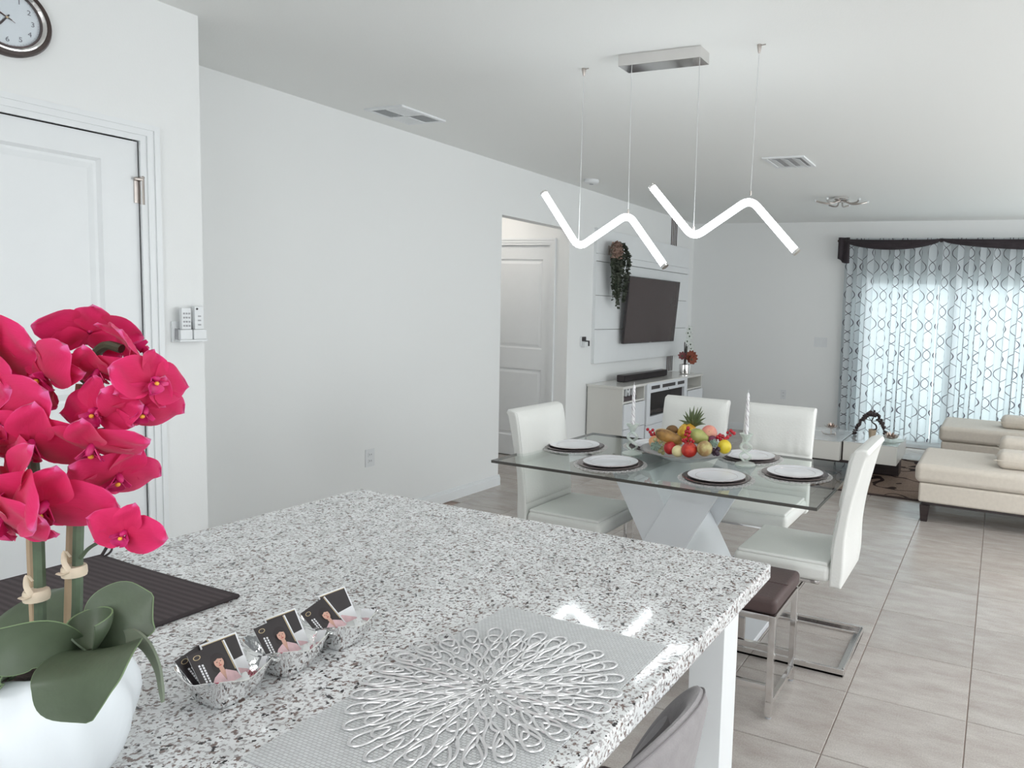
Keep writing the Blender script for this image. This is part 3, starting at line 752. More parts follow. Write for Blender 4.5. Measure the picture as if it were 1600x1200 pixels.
# flowers
def petal_mesh(L0, Wd, cup, bend, tipp, n=10, k=10):
    b = MB()
    def fn(u, v):
        c_ = (v-.5)*2; prof = math.sin(PI*min(1, u)**tipp)**.62 if 0 < u < 1 else 0.0
        prof = max(prof, .10*(1-u)); w = Wd*prof
        x = L0*u; z = bend*L0*u*u+cup*w*c_*c_+.003*math.sin(9*u+4*c_)*u
        return (x, c_*w, z)
    b.grid(fn, n, k, uv=lambda u, v: (max(u*u*u, abs(v-.5)*2*(.2+.8*u))**1.0, v))
    return b
pet = {}
def flower(x, y, d, face, spin=0.0, size=1.0, closed=.0):
    """moth orchid flower: facing vector given as (right, up, towards viewer)"""
    f = (R_*face[0]+U_*face[1]+N_*face[2]).normalized()
    upv = U_*math.cos(spin)+R_*math.sin(spin); yv = (upv-f*upv.dot(f)).normalized(); xv = yv.cross(f).normalized()
    loc = P3(x, y, d); Mx = basis(xv, yv, f, loc)
    b = MB()
    S = size
    b.ball((0, .002*S, .008*S), (.0045*S, .005*S, .010*S), 8, 6)                         # column
    def lip(u, v):
        c_ = (v-.5)*2; w = .013*S*math.sin(PI*(u*.85+.12))
        return (c_*w, -.004*S-.020*S*u, .006*S+.012*S*u-.016*S*u*u+.007*S*c_*c_)
    b.sheet(lip, 6, 6, .001)
    for s_ in (-1, 1):
        def wing(u, v, s_=s_):
            c_ = (v-.5)*2; return (s_*(.004+.010*u)*S, -.004*S+c_*.006*S*(1-.6*u), (.006+.014*u)*S)
        b.sheet(wing, 4, 4, .001)
    b.move(Mx); fl_ = obj('flower', b, m_lip, orch, angle=70)
    b = MB(); b.ball((0, -.006*S, .014*S), (.0034*S, .0034*S, .003*S), 8, 6); b.move(Mx); obj('throat', b, m_throat, fl_)
    for ang, L0, Wd, cup, bend, tp, lift in ((PI/2, .052, .022, .25, -.12, .82, .0), (PI/2+2.25, .050, .019, .2, -.18, .8, -.001), (PI/2-2.25, .050, .019, .2, -.18, .8, -.001), (.10, .060, .036, -.16, -.16+closed, .62, .003), (PI-.10, .060, .036, -.16, -.16+closed, .62, .003)):
        q = petal_mesh(L0*S, Wd*S, cup, bend+rnd.uniform(-.08, .08), tp)
        q.move(Mx @ Matrix.Translation((0, 0, lift*S)) @ Matrix.Rotation(ang+rnd.uniform(-.08, .08), 4, 'Z') @ Matrix.Rotation(rnd.uniform(-.15, .1), 4, 'Y') @ Matrix.Translation((.002, 0, 0)))
        obj('petal', q, m_petal, fl_, angle=180)
FLOWERS = [  # x, y, depth, facing (right, up, viewer), spin, size
    (140, 520, .02, (-.45, .55, -.55), .15, .86), (205, 545, .015, (.5, .45, -.5), -.5, .86), (155, 578, -.01, (.05, -.80, .55), .05, .80), (236, 595, -.005, (.9, .1, .25), .75, .76),
    (153, 642, -.02, (.05, -.1, .95), -.1, .78), (222, 636, .0, (.60, -.60, .40), .7, .84), (72, 586, -.03, (-.35, -.25, .9), -.65, .90),
    (146, 695, -.03, (.05, -.80, .55), .1, .92), (182, 742, .01, (.55, -.50, .3), .5, .86), (196, 832, -.035, (.25, -.15, .95), .35, .68),
    (-8, 540, -.02, (-.3, -.3, .85), .2, 1.05), (6, 650, -.05, (-.1, -.2, .95), -.3, 1.12), (52, 690, -.045, (.2, -.6, .75), .2, 1.02),
    (25, 760, -.07, (-.5, .0, .85), .8, 1.15), (72, 786, -.06, (.25, -.55, .75), .35, 1.08), (8, 812, -.075, (-.2, -.55, .8), .0, 1.0), (-30, 600, -.04, (-.4, .1, .9), .2, 1.0), (-45, 720, -.06, (-.4, .1, .9), .5, 1.0)]
for f_ in FLOWERS: flower(*f_)

# ------------------------------------------------------------------ wall clock
CY_, CZ_, CR = 1.352, 2.421, .125
clk = thing('wall_clock', 'round wall clock with dark brown rim above the pantry door', 'clock', (XP, CY_, CZ_))
MX = basis((0, 1, 0), (0, 0, 1), (1, 0, 0), (XP+.001, CY_, CZ_))       # local x -> +Y, y -> up, z -> into the room
b = MB(); b.lathe([(0, 0), (CR, 0), (CR, .016), (CR-.006, .026), (CR-.017, .027), (CR-.019, .02)], (0, 0, 0), 56, cap=False); b.move(MX); obj('rim', b, mat('walnut_rim', (.05, .03, .026), .35, var=.3, vscale=40), clk)
b = MB(); b.lathe([(CR-.0185, .018), (CR-.0185, .026), (CR-.023, .027), (CR-.0305, .020), (CR-.0305, .016)], (0, 0, 0), 56, cap=False); b.move(MX); obj('bezel', b, m_chrome, clk)
b = MB(); b.lathe([(CR-.030, .012), (CR-.030, .022), (CR-.0345, .0225), (CR-.0345, .012)], (0, 0, 0), 56, cap=False); b.move(MX); obj('inner_ring', b, mat('dark_ring', (.09, .065, .065), .3, .4, var=.1), clk)
b = MB(); b.lathe([(0, .0105), (CR-.034, .0105), (CR-.034, .0145), (0, .0145)], (0, 0, 0), 48); b.move(MX); dial = obj('dial', b, mat('clock_dial', (.76, .80, .83), .5, var=.01), clk)
m_num = mat('clock_print', (.23, .23, .26), .6, var=.05)
for h_ in range(1, 13):
    a = PI/2-h_*PI/6; q = text_mesh(str(h_), .023); q.move(MX @ Matrix.Translation((.071*math.cos(a), .071*math.sin(a), .0152))); obj('numeral', q, m_num, dial, smooth=False)
b = MB()
for k in range(60):
    a = 2*PI*k/60; r0 = .086 if k % 5 else .0845
    q = [(r*math.cos(a)+s_*.0004*-math.sin(a), r*math.sin(a)+s_*.0004*math.cos(a), .0148) for r, s_ in ((r0, -1), (.0885, -1), (.0885, 1), (r0, 1))]; b.add(q, [(0, 1, 2, 3)])
b.move(MX); obj('minute_marks', b, m_num, dial, smooth=False)
def hand(name, ang, L0, w0, back, z, m):
    b = MB(); d_ = Vector((math.cos(ang), math.sin(ang), 0)); s_ = Vector((-d_.y, d_.x, 0)); zz = Vector((0, 0, z))
    pts = [-d_*back-s_*w0*.7, d_*L0*.6-s_*w0, d_*L0, d_*L0*.6+s_*w0, -d_*back+s_*w0*.7]
    b.add([p+zz for p in pts]+[p+zz+Vector((0, 0, .0008)) for p in pts], [(4, 3, 2, 1, 0), (5, 6, 7, 8, 9)]+[(k, (k+1) % 5, 5+(k+1) % 5, 5+k) for k in range(5)])
    b.move(MX); obj(name, b, m, clk, smooth=False)
m_hand = mat('clock_hand', (.06, .042, .045), .4, var=.1)
hand('hour_hand', PI/2-(7.0+9/60)*PI/6, .05, .003, .012, .0165, m_hand)
hand('minute_hand', PI/2-49*PI/30, .075, .0026, .014, .018, m_hand)
hand('second_hand', PI/2-50*PI/30, .078, .0009, .024, .0195, mat('copper_hand', (.20, .10, .08), .4, var=.1))
b = MB(); b.ball((0, 0, .019), (.004, .004, .003), 10, 6); b.move(MX); obj('hub', b, mat('brass_hub', (.75, .55, .35), .3, .8, var=.05), clk)
b = MB(); b.lathe([(0, .0222), (CR-.031, .0222), (CR-.031, .0232), (0, .0232)], (0, 0, 0), 40); b.move(MX); obj('cover_glass', b, clear_glass('clock_glass', (.99, .995, 1.0)), clk)

# ------------------------------------------------------------------ remote holder beside the pantry door
t = thing('remote_holder', 'white wall bracket with remotes beside the pantry door', 'wall bracket', (XP, 1.915, 1.31))
b = MB(); b.rbox(XP+.0005, XP+.012, 1.853, 1.975, 1.318, 1.405, .003); obj('back_plate', b, m_white_pl, t)
for ya, yb in ((1.865, 1.914), (1.918, 1.972)):
    b = MB(); b.rbox(XP+.0125, XP+.045, ya, yb, 1.330, 1.372, .004); obj('pocket', b, m_white_pl, t)
b = MB(); b.box(XP+.0125, XP+.046, 1.862, 1.974, 1.322, 1.330); obj('ledge', b, m_white_pl, t, smooth=False)
b = MB(); b.box(XP+.0125, XP+.020, 1.862, 1.974, 1.3725, 1.3755); b.box(XP+.0125, XP+.030, 1.9145, 1.9175, 1.331, 1.371); b.box(XP+.0125, XP+.030, 1.862, 1.8645, 1.331, 1.371); obj('slot', b, m_grey_pl, t, smooth=False)
for y0_, y1_, z1, lab in ((1.872, 1.911, 1.462, 'white air conditioner remote standing in the bracket nearer the door'), (1.924, 1.962, 1.470, 'white remote with a dark lens standing in the bracket by the wall corner')):
    r_ = thing('remote_control', lab, 'remote', (XP+.033, (y0_+y1_)/2, 1.373))
    b = MB(); b.rbox(XP+.024, XP+.042, y0_, y1_, 1.3722, z1, .004); obj('casing', b, m_white_pl, r_)
    if y0_ < 1.9:
        for i in range(3):
            for j in range(4):
                q = MB(); q.rbox(XP+.0425, XP+.0445, y0_+.006+i*.0105, y0_+.0125+i*.0105, 1.384+j*.017, 1.391+j*.017, .0008); obj('button', q, m_grey_pl, r_)
    else:
        q = MB(); q.ball((XP+.0425, y0_+.010, z1-.012), (.002, .0045, .0045), 10, 8); obj('lens', q, m_black, r_)
        for j in range(3):
            q = MB(); q.rbox(XP+.0425, XP+.044, y0_+.013, y0_+.025, 1.389+j*.018, 1.395+j*.018, .0008); obj('button', q, m_grey_pl, r_)

# ------------------------------------------------------------------ outlets and switches
def wall_plate(name, label, cat, c, nrm, w, h, kind):
    t = thing(name, label, cat, c)
    ax = {'x': ((0, 1, 0), (0, 0, 1), (1, 0, 0)), '-y': ((1, 0, 0), (0, 0, 1), (0, -1, 0))}[nrm]; Mw = basis(*ax, c)
    b = MB(); b.rbox(-w/2, w/2, -h/2, h/2, .0003, .006, .002); b.move(Mw); obj('cover_plate', b, m_white_pl, t)
    if kind == 'outlet':
        for s_ in (-1, 1):
            q = MB(); q.rbox(-.017, .017, s_*.021-.014, s_*.021+.014, .0062, .0095, .004); q.move(Mw); rc = obj('receptacle', q, m_white_pl, t)
            q = MB(); q.box(-.008, -.0055, s_*.021-.004, s_*.021+.006, .0096, .0101); q.box(.0055, .008, s_*.021-.004, s_*.021+.006, .0096, .0101); q.move(Mw); obj('slots', q, m_gap, rc, smooth=False)
    else:
        n = kind
        for k in range(n):
            x = (k-(n-1)/2)*.046
            q = MB(); q.rbox(x-.016, x+.016, -.033, .033, .0062, .0105, .002); q.move(Mw @ Matrix.Rotation(.05*(1 if k % 2 else -1), 4, 'X')); obj('rocker', q, m_white_pl, t)
    return t
wall_plate('power_outlet', 'white double power outlet low on the long left wall', 'outlet', (X_L, 3.471, .469), 'x', .075, .118, 'outlet')
wall_plate('power_outlet', 'white power outlet low on the far wall behind the chairs', 'outlet', (-2.487, Y_F, .513), '-y', .075, .118, 'outlet')
wall_plate('light_switch', 'white triple light switch on the far wall beside the curtain', 'switch', (-2.045, Y_F, 1.2), '-y', .165, .118, 3)
t = thing('thermostat', 'white wall control with a black display beside the television wall', 'thermostat', (X_L, 6.09, 1.16))
b = MB(); b.rbox(X_L+.0005, X_L+.012, 6.03, 6.14, 1.13, 1.23, .004); obj('back_plate', b, m_white_pl, t)
b = MB(); b.rbox(X_L+.0125, X_L+.028, 6.045, 6.10, 1.185, 1.228, .004); obj('display', b, m_black, t)
b = MB(); b.rbox(X_L+.0125, X_L+.05, 6.045, 6.105, 1.125, 1.18, .006); obj('dial_box', b, m_white_pl, t)
b = MB(); b.rbox(X_L+.0125, X_L+.05, 6.108, 6.135, 1.135, 1.19, .004); obj('side_key', b, m_black, t)

# ------------------------------------------------------------------ ceiling vents, smoke detector
def vent(label, x0, x1, y0, y1, cells):
    t = thing('ceiling_vent', label, 'air vent', ((x0+x1)/2, (y0+y1)/2, CEIL)); e = .028; z = CEIL
    b = MB(); b.box(x0, x1, y0, y0+e, z-.010, z); b.box(x0, x1, y1-e, y1, z-.010, z); b.box(x0, x0+e, y0+e, y1-e, z-.010, z); b.box(x1-e, x1, y0+e, y1-e, z-.010, z); obj('frame', b, m_trim, t, smooth=False)
    b = MB(); b.box(x0+e, x1-e, y0+e, y1-e, z-.0015, z-.0005); obj('duct_shade', b, mat('vent_shade', (.48, .475, .48), .9, var=.1) if 'vent_shade' not in MATS else MATS['vent_shade'], t, smooth=False)  # flat plate; its grey stands in for the shade inside the duct
    xm, ym = (x0+x1)/2, (y0+y1)/2
    if cells == 4:
        n = 6
        for (xa, xb, ya, yb, dirx) in ((x0+e, xm-.004, y0+e, ym-.004, True), (xm+.004, x1-e, y0+e, ym-.004, False), (x0+e, xm-.004, ym+.004, y1-e, False), (xm+.004, x1-e, ym+.004, y1-e, True)):
            for k in range(n):
                q = MB()
                if dirx:
                    xx = xa+(xb-xa)*(k+.5)/n; q.add([(xx-.008, ya, z-.002), (xx+.008, ya, z-.013), (xx+.008, yb, z-.013), (xx-.008, yb, z-.002), (xx-.0065, ya, z-.0015), (xx+.0095, ya, z-.0125), (xx+.0095, yb, z-.0125), (xx-.0065, yb, z-.0015)], [(0,1,2,3),(7,6,5,4),(0,4,5,1),(1,5,6,2),(2,6,7,3),(3,7,4,0)])
                else:
                    yy = ya+(yb-ya)*(k+.5)/n; q.add([(xa, yy-.008, z-.002), (xa, yy+.008, z-.013), (xb, yy+.008, z-.013), (xb, yy-.008, z-.002), (xa, yy-.0065, z-.0015), (xa, yy+.0095, z-.0125), (xb, yy+.0095, z-.0125), (xb, yy-.0065, z-.0015)], [(0,1,2,3),(7,6,5,4),(0,4,5,1),(1,5,6,2),(2,6,7,3),(3,7,4,0)])
                obj('vane', q, m_trim, t, smooth=False)
        b = MB(); b.box(xm-.004, xm+.004, y0+e, y1-e, z-.012, z-.002); b.box(x0+e, x1-e, ym-.004, ym+.004, z-.012, z-.0021); obj('cross_bar', b, m_trim, t, smooth=False)
    else:
        for k in range(3):
            xa = x0+e+(x1-x0-2*e)*k/3; xb = x0+e+(x1-x0-2*e)*(k+1)/3
            q = MB(); q.add([(xa+.006, y0+e, z-.003), (xb-.012, y0+e, z-.022), (xb-.012, y1-e, z-.022), (xa+.006, y1-e, z-.003), (xa+.006, y0+e, z-.0015), (xb-.012, y0+e, z-.020), (xb-.012, y1-e, z-.020), (xa+.006, y1-e, z-.0015)], [(0,1,2,3),(7,6,5,4),(0,4,5,1),(1,5,6,2),(2,6,7,3),(3,7,4,0)])
            obj('vane', q, m_trim, t, smooth=False)
vent('white four way ceiling vent close to the left wall', -3.62, -3.315, 3.255, 3.615, 4)
vent('white three blade ceiling vent above the living area', -1.70, -1.385, 5.09, 5.45, 3)
t = thing('smoke_detector', 'small round white smoke detector on the ceiling by the left wall', 'smoke detector', (-3.485, 5.64, CEIL))
b = MB(); b.lathe([(.068, 0), (.068, -.016), (.060, -.03), (.045, -.036), (0, -.038)], (-3.485, 5.64, CEIL), 28); obj('casing', b, m_white_pl, t)
b = MB(); b.lathe([(.02, -.036), (.018, -.042), (0, -.043)], (-3.485, 5.64, CEIL), 16); obj('test_button', b, m_grey_pl, t)

# ------------------------------------------------------------------ zigzag pendant lamp
m_led = mat('led_tube', (.9, .9, .9), .4, emit=(.90, .97, 1.0), estr=7.5)
m_cable = mat('steel_cable', (.70, .71, .71), .35, .6, var=.05)
KX0, KX1, KY0, KY1 = -1.672, -1.268, 2.905, 3.005
pend = thing('pendant_lamp', 'chrome canopy pendant lamp with two glowing zigzag tubes over the table', 'pendant lamp', (-1.47, 2.96, CEIL))
b = MB(); b.rbox(KX0, KX1, KY0, KY1, CEIL-.05, CEIL, .002); obj('canopy', b, m_chrome, pend)
ZA = [Vector((-2.121, 3.0, 2.078)), Vector((-1.924, 3.012, 1.815)), Vector((-1.645, 2.995, 1.973)), Vector((-1.445, 2.985, 1.736))]
ZB = [Vector((-1.508, 2.972, 2.084)), Vector((-1.288, 2.952, 1.855)), Vector((-1.035, 2.97, 2.024)), Vector((-.823, 2.968, 1.802))]
def rounded(P, r):
    out = [P[0]]
    for i in range(1, len(P)-1):
        a = (P[i-1]-P[i]).normalized(); c_ = (P[i+1]-P[i]).normalized()
        p, q = P[i]+a*r, P[i]+c_*r
        for k in range(9):
            t_ = k/8; out.append((p*(1-t_)+P[i]*t_)*(1-t_)+(P[i]*(1-t_)+q*t_)*t_)
    return out+[P[-1]]
for Z_ in (ZA, ZB):
    b = MB(); b.tube(rounded(Z_, .05), .0165, 14); tb = obj('light_tube', b, m_led, pend)
    for e, i in ((Z_[0], Z_[1]), (Z_[-1], Z_[-2])):
        d_ = (e-i).normalized(); b = MB(); b.tube([e, e+d_*.012], .0180, 12); obj('end_cap', b, m_chrome, tb)
def cable(top, bot):
    b = MB(); b.tube([top, bot], .0013, 6); obj('cable', b, m_cable, pend)
    b = MB(); b.tube([bot+Vector((0, 0, .002)), bot+Vector((0, 0, .02))], .004, 8); obj('gripper', b, m_brushed, pend)
for x, y, bot in ((-1.924, 3.02, ZA[1]), (-1.027, 2.975, ZB[2])):
    b = MB(); b.lathe([(.010, 0), (.010, -.010), (.006, -.028), (.003, -.036)], (x, y, CEIL), 12); b.tube([(x, y, CEIL-.004), (x+.03, y-.006, CEIL-.004)], .002, 6); obj('ceiling_hook', b, m_brushed, pend)
    off = .012 if bot is ZB[2] else -.004
    cable(Vector((x, y, CEIL-.034)), bot+Vector((0, 0, off)))
cable(Vector((-1.645, 2.985, CEIL-.05)), ZA[2]+Vector((0, 0, .0)))
cable(Vector((-1.29, 2.95, CEIL-.05)), ZB[1]+Vector((0, 0, .03)))

# ------------------------------------------------------------------ chrome flush light in the living area
t = thing('flush_ceiling_light', 'small chrome ceiling light with curved arms in the living area', 'ceiling light', (-1.5, 6.95, CEIL))
c0 = Vector((-1.5, 6.95, CEIL))
b = MB(); b.lathe([(.075, 0), (.075, -.02), (.06, -.03), (0, -.032)], c0, 28); obj('canopy', b, m_chrome, t)
for k in range(6):
    a = k*PI/3+.3; dx, dy = math.cos(a), math.sin(a); s_ = 1 if k % 2 else -1
    b = MB(); b.tube(spline([c0+Vector((dx*.03, dy*.03, -.035)), c0+Vector((dx*.10-dy*.03*s_, dy*.10+dx*.03*s_, -.065)), c0+Vector((dx*.18-dy*.05*s_, dy*.18+dx*.05*s_, -.062)), c0+Vector((dx*.24-dy*.03*s_, dy*.24+dx*.03*s_, -.045))], 5), .0085, 8); ar = obj('arm', b, m_brushed, t)
    b = MB(); b.ball(c0+Vector((dx*.245-dy*.03*s_, dy*.245+dx*.03*s_, -.043)), .012, 8, 6); obj('lamp_tip', b, m_white_pl, ar)
b = MB(); b.rbox(c0.x-.08, c0.x+.08, c0.y-.012, c0.y+.012, CEIL-.05, CEIL-.035, .004, M=None); obj('cross_bar', b, m_chrome, t)

# ------------------------------------------------------------------ dining table
TXa, TXb, TYa, TYb, TZ = -2.262, -.632, 2.80, 3.755, .76
tab = thing('dining_table', 'glass topped dining table on a white crossed base', 'table', (-1.44, 3.28, 0))
b = MB(); e = .004; b.box(TXa+e, TXb-e, TYa+e, TYb-e, TZ-.013, TZ); obj('glass_top', b, m_glass_top, tab, smooth=False)
m_gedge = mat('smoked_glass_edge', (.065, .060, .052), .12, spec=.6, var=.15, vscale=3)
b = MB(); b.box(TXa, TXb, TYa, TYa+e, TZ-.013, TZ); b.box(TXa, TXb, TYb-e, TYb, TZ-.013, TZ); b.box(TXa, TXa+e, TYa+e, TYb-e, TZ-.013, TZ); b.box(TXb-e, TXb, TYa+e, TYb-e, TZ-.013, TZ); obj('glass_edge', b, m_gedge, tab, smooth=False)
XCc, ZC, SL = -1.432, .39, 1.75
def xleg(sgn, hw, y0_, y1_):
    zt, zb = TZ-.0135, .034
    f = lambda z, o_: XCc+sgn*(z-ZC)/SL+o_
    return MB().slab([(f(zb, -hw), zb), (f(zb, hw), zb), (f(zt, hw), zt), (f(zt, -hw), zt)], 'y', y0_, y1_, .003)
obj('cross_leg', xleg(-1, .112, 3.065, 3.50), m_gloss_white, tab)
obj('cross_leg', xleg(1, .112, 3.05, 3.0645), m_gloss_white, tab)
obj('cross_leg', xleg(1, .112, 3.5005, 3.515), m_gloss_white, tab)
b = MB(); b.rbox(-1.93, -.945, 3.03, 3.535, .003, .034, .004); obj('base_plate', b, m_gloss_white, tab)

# ------------------------------------------------------------------ cantilever dining chairs
def make_chair(label):
    """local frame: faces +x, origin on the floor below the seat"""
    t = thing('dining_chair', label, 'chair', (0, 0, 0), 'white dining chairs round the glass table', local=True)
    hw = .217
    outl = [(-.196, .372), (-.247, .372), (-.255, .45), (-.255, .58), (-.268, .70), (-.292, .82), (-.318, .93), (-.334, .965), (-.325, .983), (-.300, .986), (-.272, .975), (-.258, .93), (-.240, .82), (-.222, .70), (-.205, .58), (-.196, .47)]
    rear = [(p.x, p.y) for p in spline([(x, z, 0) for x, z in outl[1:8]], 4)]; front = [(p.x, p.y) for p in spline([(x, z, 0) for x, z in outl[10:]+[outl[0]]], 4)]
    b = MB(); b.slab(rear+outl[8:10]+front, 'y', -hw, hw, .012, 3); obj('backrest', b, m_leather, t, angle=50)
    def pad(z0, z1, puck):
        zz = [p for p in outl[10:]]
        def xf(z):
            pts = [(-.272, .975), (-.258, .93), (-.240, .82), (-.222, .70), (-.205, .58), (-.196, .47), (-.196, .37)]
            for (xa, za), (xb, zb) in zip(pts, pts[1:]):
                if za >= z >= zb: return xa+(xb-xa)*(za-z)/(za-zb)
            return pts[0][0]
        def fn(u, v):
            y = (-hw+.008)+(2*hw-.016)*u; z = z0+(z1-z0)*v
            ed = min(u, 1-u, v, 1-v); bul = .016*(1-math.exp(-ed*16))
            wr = 0.0
            if puck:
                dz = (1-v); wr = .0028*math.sin(u*34+3*math.sin(u*7))*math.exp(-((v-.12)/.2)**2)
            return (xf(z)+.001+bul+wr, y, z)
        b = MB(); b.sheet(fn, 28, 16, .003); return b
    obj('back_cushion', pad(.715, .968, True), m_leather, t, angle=80)
    obj('back_cushion', pad(.50, .708, False), m_leather, t, angle=80)
    b = MB(); b.rbox(-.196, .245, -hw, hw, .385, .462, .026, 4); obj('seat', b, m_leather, t, angle=60)
    b = MB(); b.rbox(-.185, .23, -hw+.012, hw-.012, .455, .474, .009, 3); obj('seat_cushion', b, m_leather, t, angle=60)
    fy = .222; x0, x1 = -.285, .205
    b = MB(); b.rbox(x0, x1, -fy-.018, -fy+.018, .0, .014, .003); b.rbox(x0, x1, fy-.018, fy+.018, .0, .014, .003); b.rbox(x0, x0+.036, -fy+.018, fy-.018, .0, .014, .003)
    b.rbox(x0, x1, -fy-.018, -fy-.006, .0, .034, .003); b.rbox(x0, x1, fy+.006, fy+.018, .0, .034, .003); b.rbox(x0, x0+.012, -fy, fy, .0, .034, .003); obj('floor_frame', b, m_chrome, t)
    for s_ in (-1, 1):
        b = MB(); ya = s_*fy; b.rbox(x1-.036, x1, ya-.008, ya+.008, .010, .384, .003); obj('upright', b, m_chrome, t)
        b = MB(); b.rbox(-.15, x1, s_*.185-.012, s_*.185+.012, .368, .3845, .003); obj('seat_rail', b, m_chrome, t)
    b = MB(); b.rbox(x1-.03, x1-.006, -fy, fy, .366, .3815, .003); obj('front_rail', b, m_chrome, t)
    return t
ch = make_chair('white leather dining chair at the left end, backed to the hallway')
ch.location = (-2.0, 3.215, 0); ch.rotation_euler = (0, 0, 0)
GC = 'white dining chairs round the glass table'
dup(ch, (-.80, 3.195, 0), PI, 'white leather dining chair seen side on at the right end of the table', GC)
dup(ch, (-1.735, 3.84, 0), -PI/2, 'white leather dining chair on the far side behind the fruit bowl', GC)
dup(ch, (-1.187, 3.84, 0), -PI/2, 'white leather dining chair on the far side nearer the coffee table', GC)

# ------------------------------------------------------------------ brown stools with chrome frames
m_brown = mat('brown_leatherette', (.088, .058, .056), .42, spec=.35, var=.08, vscale=18, bump=.12, bscale=140)
def stool(label, x0, x1, y0, y1):
    t = thing('low_stool', label, 'stool', ((x0+x1)/2, (y0+y1)/2, 0), None)
    xm, ym = (x0+x1)/2, (y0+y1)/2
    b = MB(); b.rbox(x0-.012, x1+.012, y0-.012, y1+.03, .405, .468, .02, 4); obj('seat', b, m_brown, t, angle=60)
    b = MB(); b.tube([(x0-.010, ym, .4685), (x1+.010, ym, .4685)], .0022, 6); obj('seam', b, m_brown, t)
    for x in (x0, x1):
        for y in (y0, y1):
            b = MB(); b.rbox(x-.0125, x+.0125, y-.0125, y+.0125, .008, .404, .002); lg = obj('leg', b, m_chrome, t)
            b = MB(); b.lathe([(.012, .0), (.012, .007), (.008, .009)], (x, y, 0), 10); obj('foot', b, m_grey_pl, lg)
    for y in (y0, y1):
        b = MB(); b.rbox(x0+.0126, x1-.0126, y-.0105, y+.0105, .105, .13, .002); obj('stretcher', b, m_chrome, t)
        b = MB(); b.rbox(x0+.0126, x1-.0126, y-.0105, y+.0105, .38, .404, .002); obj('apron', b, m_chrome, t)
    for x in (x0, x1):
        b = MB(); b.rbox(x-.0105, x+.0105, y0+.0126, y1-.0126, .04, .066, .002); obj('stretcher', b, m_chrome, t)
        b = MB(); b.rbox(x-.0105, x+.0105, y0+.0126, y1-.0126, .38, .404, .002); obj('apron', b, m_chrome, t)
    return t
stool('brown padded stool on chrome legs between the island corner and the table', -1.14, -.712, 2.52, 2.835)

# ------------------------------------------------------------------ grey counter chair
m_greyfab = mat('grey_fabric', (.33, .31, .315), .8, spec=.2, var=.06, vscale=50, bump=.15, bscale=300, sheen=.2)
GX, GY = -.685, 1.08
t = thing('counter_chair', 'grey upholstered barrel back chair pulled up to the island', 'chair', (GX, GY, 0))
def shell(r_in, r_out, z0, ztop, name, m, seg=30, inner=False):
    """curved back wrapping round the seat; opening faces -x"""
    b = MB(); n = 26; A = 1.35; sec = []
    for i in range(n+1):
        a = -A+2*A*i/n; q = abs(a)/A; zt = ztop-.24*q**2.2
        ca, sa = math.cos(a), math.sin(a); pts = []
        lean = lambda z: .06*max(0, (z-.6)/.3)
        prof = [(r_in, z0), (r_in+.008, z0+(zt-z0)*.35), (r_in+.004, z0+(zt-z0)*.7), (r_in+.008, zt-.025), (r_in+.016, zt-.007), ((r_in+r_out)/2, zt), (r_out-.016, zt-.006), (r_out-.004, zt-.025), (r_out, z0+(zt-z0)*.6), (r_out-.02, z0)]
        for r, z in prof:
            rr = r+lean(z); pts.append((GX+rr*ca, GY+rr*sa*1.05, z))
        sec.append(pts)
    k = len(sec[0]); vs_ = [p for s_ in sec for p in s_]; fs = []
    for i in range(n):
        for j in range(k): fs.append((i*k+j, i*k+(j+1) % k, (i+1)*k+(j+1) % k, (i+1)*k+j))
    fs.append(list(range(k))); fs.append([n*k+j for j in range(k)][::-1]); b.add(vs_, fs)
    return obj(name, b, m, t, angle=70)
shell(.165, .215, .47, .858, 'backrest', m_greyfab)
b = MB(); b.rbox(-.735, -.535, .885, 1.288, .495, .552, .016, 3); obj('seat', b, m_brown, t)['label'] = 'brown padded seat'
shell(.125, .163, .5525, .800, 'back_cushion', m_greyfab)
def pip(a):
    zt = .858-.24*(abs(a)/1.35)**2.2-.006; rr = .215-.016+.06*max(0, (zt-.6)/.3)+.001
    return (GX+rr*math.cos(a), GY+rr*math.sin(a)*1.05, zt+.001)
b = MB(); b.tube([pip(-1.34+2.68*i/40) for i in range(41)], .0016, 6); obj('piping', b, mat('piping_cord', (.24, .225, .23), .7, var=.05), t)
b = MB(); b.tube([(GX, GY, .03), (GX, GY, .494)], .03, 16); obj('column', b, m_chrome, t)
b = MB(); b.lathe([(.20, 0), (.20, .008), (.16, .018), (.03, .034), (0, .034)], (GX, GY, 0), 32); obj('base_disc', b, m_chrome, t)

